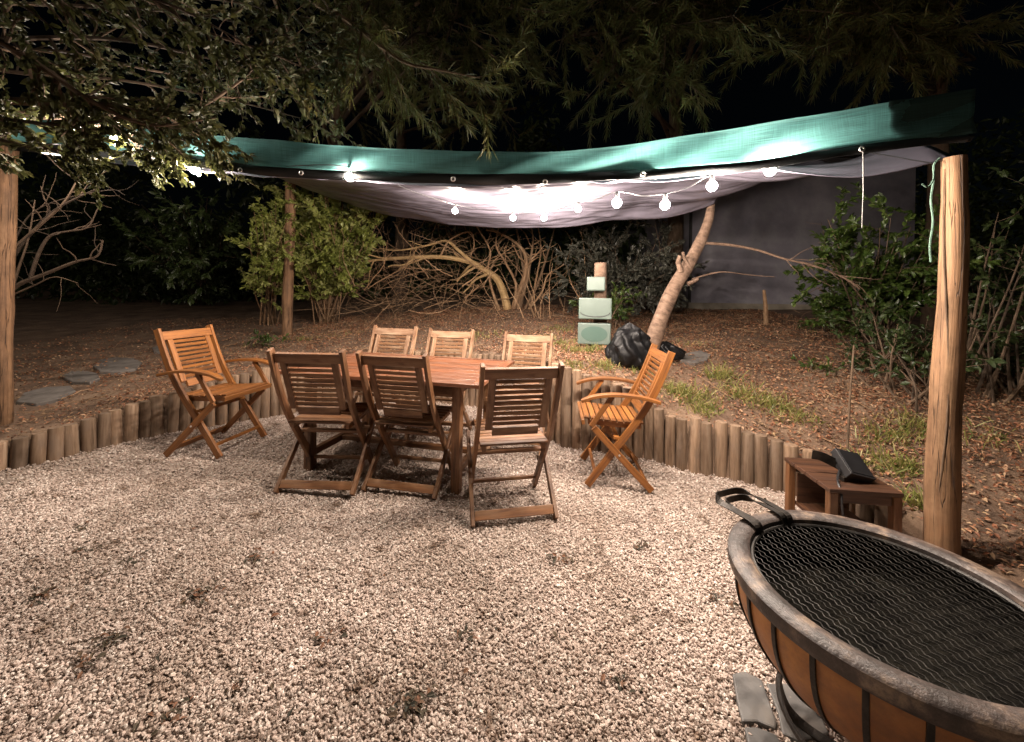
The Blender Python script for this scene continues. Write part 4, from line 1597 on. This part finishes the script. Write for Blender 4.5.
pile = thing('brush_pile', 'tangled heap of cut dry branches lying left of the bare shrub', 'brush pile', tuple(bp))
mb = MB()
for _ in range(170):
    px = random.uniform(335, 500); py = random.uniform(262, 312)
    yd = bp.y + random.uniform(-.7, 1.3)
    p = at(px, py, yd) - bp
    z_min = float(zb(p.x + bp.x, yd)) - bp.z
    p.z = max(p.z, z_min + .02)
    a_ = random.gauss(0, .9) + (PI if random.random() < .5 else 0)
    pts = wander(p, (math.cos(a_), random.gauss(0, .4), math.sin(a_) * .6), random.uniform(.5, 1.4), 7, .16)
    r_ = random.uniform(.003, .009)
    grow(mb, pts, r_, .002, 3, .3, .5, 1, junk, 5, 0, .2, 0, .2)
for _ in range(60):
    px = random.uniform(385, 480); py = random.uniform(205, 255)
    p = at(px, py, bp.y + random.uniform(.2, 1.0)) - bp
    pts = wander(p, (random.gauss(0, .8), random.gauss(0, .4), random.gauss(-.2, .6)), random.uniform(.4, 1.0), 7, .2)
    grow(mb, pts, random.uniform(.004, .01), .002, 3, .3, .5, 1, junk, 5, 0, .2, 0, .2)
mb.build('branches', M['twig'], pile)
# thin suckers by the meter boxes / right of the shrub
mb = MB()
sp = hit(556, 318, zb)
for _ in range(16):
    s = Vector((random.gauss(0, .3), random.gauss(0, .25), 0)); s.z = 0
    pts = wander(s, (random.gauss(0, .35), random.gauss(0, .3), 1), random.uniform(.5, 1.5), 7, .12)
    grow(mb, pts, random.uniform(.004, .009), .002, 3, .35, .5, 1, junk, 5, .03, .2, 0, .18)
rt = thing('twiggy_shrub', 'thin upright dry suckers between the bare shrub and the meter pillar', 'shrub', tuple(sp))
mb.build('stems', M['twig'], rt)
# bare shrub at the left edge
lb = hit(30, 300, zb)
YL = 3.7
rt = thing('bare_bush', 'bare leafless bush arching out right of the left pole', 'bush', (at(15, 300, YL).x, YL, float(zb(at(15, 300, YL).x, YL))))
mb = MB()
for pix, r0, r1 in (([(2, 300), (18, 285), (45, 274), (75, 262), (97, 256), (103, 240)], .022, .006), ([(30, 280), (38, 255), (50, 236), (70, 231), (88, 227), (98, 208)], .016, .004),
                    ([(10, 262), (30, 235), (55, 210), (90, 192), (100, 188)], .014, .004), ([(10, 252), (40, 225), (62, 205), (75, 185), (80, 172)], .016, .005), ([(12, 295), (35, 285), (55, 277), (78, 283)], .008, .003),
                    ([(15, 240), (30, 215), (60, 200), (110, 190), (125, 195)], .008, .002), ([(5, 330), (15, 280), (28, 240), (35, 200)], .014, .004)):
    pts = resample([at(x, y, YL) - Vector(rt.location) for x, y in pix], 5)
    grow(mb, pts, r0, r1, 5, .32, .55, 1, junk, 6, 0, .3, 0, .2)
mb.build('branches', M['twigdark'], rt)
# twigs in front of the right bush
c = hit(850, 330, zb)
rt = thing('bare_bush', 'reddish bare twigs sticking out of the left side of the dark green bush', 'bush', tuple(c))
mb = MB()
for _ in range(22):
    p = at(random.uniform(815, 870), random.uniform(265, 320), c.y - .3 + random.uniform(-.2, .2)) - c
    pts = wander(p, (random.choice((-1, 1)), random.gauss(0, .3), random.gauss(0, .4)), random.uniform(.3, .7), 6, .14)
    grow(mb, pts, .005, .0015, 3, .2, .5, 1, junk, 4, 0, .2, 0, .2)
mb.build('branches', M['twig'], rt)

# ------------------------------------------------------------------ overhanging tree, top left
tr_base = Vector((-5.0, 1.55, float(zb(-5.0, 1.55))))
ot = thing('broadleaf_tree', 'broadleaf tree overhanging the patio from the left with low leafy branches', 'tree', tuple(tr_base))
mb = MB()
trunk = resample([(0, 0, -.2), (.06, .05, .9), (.02, .1, 1.8), (.2, .15, 2.6), (.1, .2, 3.6), (.3, .2, 4.6)], 5)
mb.tube(trunk, [.17 - .10 * i / (len(trunk) - 1) for i in range(len(trunk))], 12)
mb.build('trunk', M['bark'], ot)
mb = MB()
lp = []
def OT(px, py, Y): return at(px, py, Y) - tr_base
limbs_px = [([(-300, 60, 1.9), (-100, 95, 1.95), (0, 100, 2.0), (90, 106, 2.0), (180, 112, 2.0), (235, 85, 2.05), (265, 55, 2.1)], .028),
            ([(-200, -40, 2.0), (0, -30, 2.0), (145, 0, 2.0), (200, 30, 2.05), (262, 50, 2.1), (310, 70, 2.15)], .02),
            ([(-250, 20, 1.7), (-60, 20, 1.7), (30, 60, 1.75), (90, 100, 1.75), (150, 125, 1.8), (215, 118, 1.85)], .02),
            ([(-200, 60, 2.2), (0, 40, 2.2), (120, 40, 2.25), (220, 60, 2.3), (320, 72, 2.35)], .018),
            ([(-200, 130, 2.3), (-30, 115, 2.3), (50, 118, 2.35), (110, 115, 2.4), (160, 130, 2.42), (205, 150, 2.45), (225, 160, 2.45)], .015),
            ([(-200, 130, 2.0), (-50, 130, 2.0), (20, 145, 2.05), (60, 150, 2.1), (85, 156, 2.15)], .014),
            ([(-200, -60, 1.6), (-20, -40, 1.6), (80, -20, 1.65), (170, 5, 1.7), (240, 40, 1.75)], .016),
            ([(-200, 30, 2.5), (0, 70, 2.5), (120, 80, 2.5), (230, 100, 2.55), (300, 118, 2.6)], .016),
            ([(-150, 0, 2.3), (60, 5, 2.3), (200, 15, 2.3), (300, 40, 2.35), (345, 66, 2.4)], .014),
            ([(-100, 110, 1.9), (10, 120, 1.95), (70, 125, 2.0), (130, 118, 2.0), (200, 130, 2.05)], .012),
            ([(-100, -10, 2.6), (100, -10, 2.6), (220, 0, 2.6), (320, 20, 2.65)], .014),
            ([(60, 115, 2.3), (110, 130, 2.4), (140, 145, 2.42), (165, 155, 2.45)], .007),
            ([(-150, 60, 2.7), (40, 50, 2.7), (150, 70, 2.7), (260, 90, 2.7), (310, 100, 2.7)], .014)]
for pix, r0 in limbs_px:
    pts = resample([OT(*p) for p in pix], 6)
    low = max(p[1] for p in pix[2:]) > 110
    grow(mb, pts, r0, .003, 34, .26 if low else .40, .55, 1, lp, 6, -.01, .2, 30, .2)
for pix, r0 in limbs_px[:11]:                        # join each limb to the trunk
    e = OT(*pix[0])
    t_ = min(.98, max(.3, (e.z + .1) / 4.8))
    p, _ = along(trunk, t_)
    mb.tube(resample([p, p.lerp(e, .5) + Vector((0, 0, .1)), e], 5), [r0 * 1.6 - r0 * .6 * i / 10 for i in range(11)], 7)
mb.build('branches', M['twigdark'], ot)
P_, D_ = lp_arr(lp)
print('overhead leaves', len(P_))
leaves_obj('foliage', P_, D_, .042, .52, M['leaf_overhead'], ot, .1)


# ------------------------------------------------------------------ conifers behind and above
def conifer(label, base, height, limbs, r0, needles=110, seed=1, lowest=2.2):
    rt = thing('conifer_tree', label, 'tree', tuple(base))
    mb = MB()
    tk = resample([(0, 0, -.3), (.05, .03, height * .3), (-.05, .0, height * .65), (0, 0, height)], 6)
    mb.tube(tk, [r0 * (1 - .85 * i / (len(tk) - 1)) for i in range(len(tk))], 12)
    mb.build('trunk', M['twigdark'], rt)
    mb = MB()
    lp = []
    for pts in limbs:
        pts = resample([Vector(p) - Vector(base) for p in pts], 5)
        e = pts[0]
        p, _ = along(tk, min(.97, max(.1, (e.z + .3) / (height + .3))))
        pts2 = resample([p, p.lerp(e, .6) + Vector((0, 0, .1)), e], 4)
        mb.tube(pts2, [.035 - .012 * i / 8 for i in range(9)], 6)
        grow(mb, pts, .022, .003, 22, .55, .45, 1, lp, 5, -.04, .05, needles, .12)
    mb.build('branches', M['twigdark'], rt)
    P_, D_ = lp_arr(lp)
    n = len(P_)
    Vv, Ff, k = blade_arrays(P_, D_ + rng.normal(size=(n, 3)) * .38 + np.array([0, 0, -.12]), rng.uniform(.05, .12, n), rng.uniform(.004, .0075, n), rng.uniform(0, .25, n)[:, None])
    np_mesh('foliage', Vv, Ff, M['needle'], {'rnd': np.repeat(rng.random(n), k)}, parent=rt)
    return rt


def limb3(px0, py0, Y0, px1, py1, Y1, sag=.15):
    a_, b_ = at(px0, py0, Y0), at(px1, py1, Y1)
    m_ = a_.lerp(b_, .5) + Vector((random.gauss(0, .15), 0, sag))
    return [a_, m_, b_]


def zbp(x, y): return Vector((x, y, float(zb(x, y))))


L1 = [limb3(random.uniform(330, 470), random.uniform(-60, 60), random.uniform(4.6, 5.4), random.uniform(330, 560), random.uniform(-40, 95), random.uniform(2.9, 3.6)) for _ in range(17)]
L1.append([at(250, -60, 2.9), at(312, 0, 2.5), at(350, 22, 2.4), at(400, 60, 2.3), at(440, 70, 2.25), at(480, 78, 2.2)])
conifer('feathery conifer behind the canopy with one long bare twig reaching forward', zbp(-3.5, 7.6), 7.0, L1, .16)
L2 = [limb3(random.uniform(560, 740), random.uniform(-80, 80), random.uniform(4.6, 5.6), random.uniform(530, 800), random.uniform(-30, 105), random.uniform(2.8, 3.8)) for _ in range(22)]
conifer('tall feathery conifer above the right half of the canopy', zbp(3.0, 7.3), 7.5, L2, .18)
L3 = [limb3(random.uniform(780, 980), random.uniform(-80, 70), random.uniform(4.6, 5.6), random.uniform(760, 1010), random.uniform(-40, 85), random.uniform(2.9, 3.8)) for _ in range(22)]
conifer('dark conifer above the thick right pole', zbp(6.3, 5.8), 7.0, L3, .17)
L4 = [limb3(random.uniform(300, 520), random.uniform(30, 120), random.uniform(8, 9), random.uniform(280, 560), random.uniform(40, 150), random.uniform(6.6, 7.6)) for _ in range(12)]
conifer('dim conifer far behind the bare shrub', zbp(-2.7, 9.3), 8.0, L4, .2)
# leaves at right margin
c = at(1000, 190, 3.6)
shrub('broadleaf_bush', 'tall dark sapling with sparse leaves right of the thick pole', 'bush', zbp(3.9, 3.3), c, (.45, .4, .5), 5, 9, .08, .5, 'leaf_dark', 'twigdark', 4, .35, .2)

# far woods
lp, n = [], 30000
wx_ = rng.uniform(-16, 16, n); wy_ = rng.uniform(10.5, 14, n)
h_ = 3.0 + 1.6 * np.sin(wx_ * .9 + 1) + 1.1 * np.sin(wx_ * 2.3)
wz_ = zb(np.clip(wx_, -14, 14), wy_) + rng.random(n) ** .8 * np.maximum(h_, 1.2)
Vv, Ff, k = leaf_arrays(np.c_[wx_, wy_, wz_], rng.normal(size=(n, 3)), rng.normal(size=(n, 3)) + np.array([0, 0, 1]), rng.uniform(.15, .32, n), rng.uniform(.07, .14, n))
o = np_mesh('far_woods', Vv, Ff, M['leaf_dark'], {'rnd': np.repeat(rng.random(n), k)})
tag(o, 'dark far-off mass of trees behind the garden', 'woods', kind='stuff')

# ------------------------------------------------------------------ light
SUN_EL, SUN_AZ = R(13), R(222)                       # faint warm fill from behind the camera, added for an unseen house light
world = bpy.data.worlds.new('World')
scene.world = world
world.use_nodes = True
nt = world.node_tree
sky = nt.nodes.new('ShaderNodeTexSky')
sky.sky_type = 'NISHITA'
sky.sun_disc = False
sky.sun_elevation = SUN_EL
sky.sun_rotation = SUN_AZ
bg = nt.nodes['Background']
nt.links.new(sky.outputs[0], bg.inputs['Color'])
bg.inputs['Strength'].default_value = 0.0003
sun_d = bpy.data.lights.new('warm_fill', 'SUN')
sun_d.energy = 0.26
sun_d.angle = R(8)
sun_d.color = (1.0, .82, .62)
sun = bpy.data.objects.new('warm_fill', sun_d)
COL.objects.link(sun)
dirv = Vector((math.sin(SUN_AZ) * math.cos(SUN_EL), math.cos(SUN_AZ) * math.cos(SUN_EL), math.sin(SUN_EL)))
sun.rotation_euler = dirv.to_track_quat('Z', 'Y').to_euler()

scene.view_settings.view_transform = 'Standard'
scene.view_settings.look = 'None'
scene.view_settings.exposure = 0.0
scene.view_settings.gamma = 1.0
cy = scene.cycles
cy.use_denoising = True
cy.sample_clamp_indirect = 4.0
cy.max_bounces = 6
cy.diffuse_bounces = 3
cy.transmission_bounces = 4
cy.caustics_reflective = False
cy.caustics_refractive = False
cy.use_light_tree = True
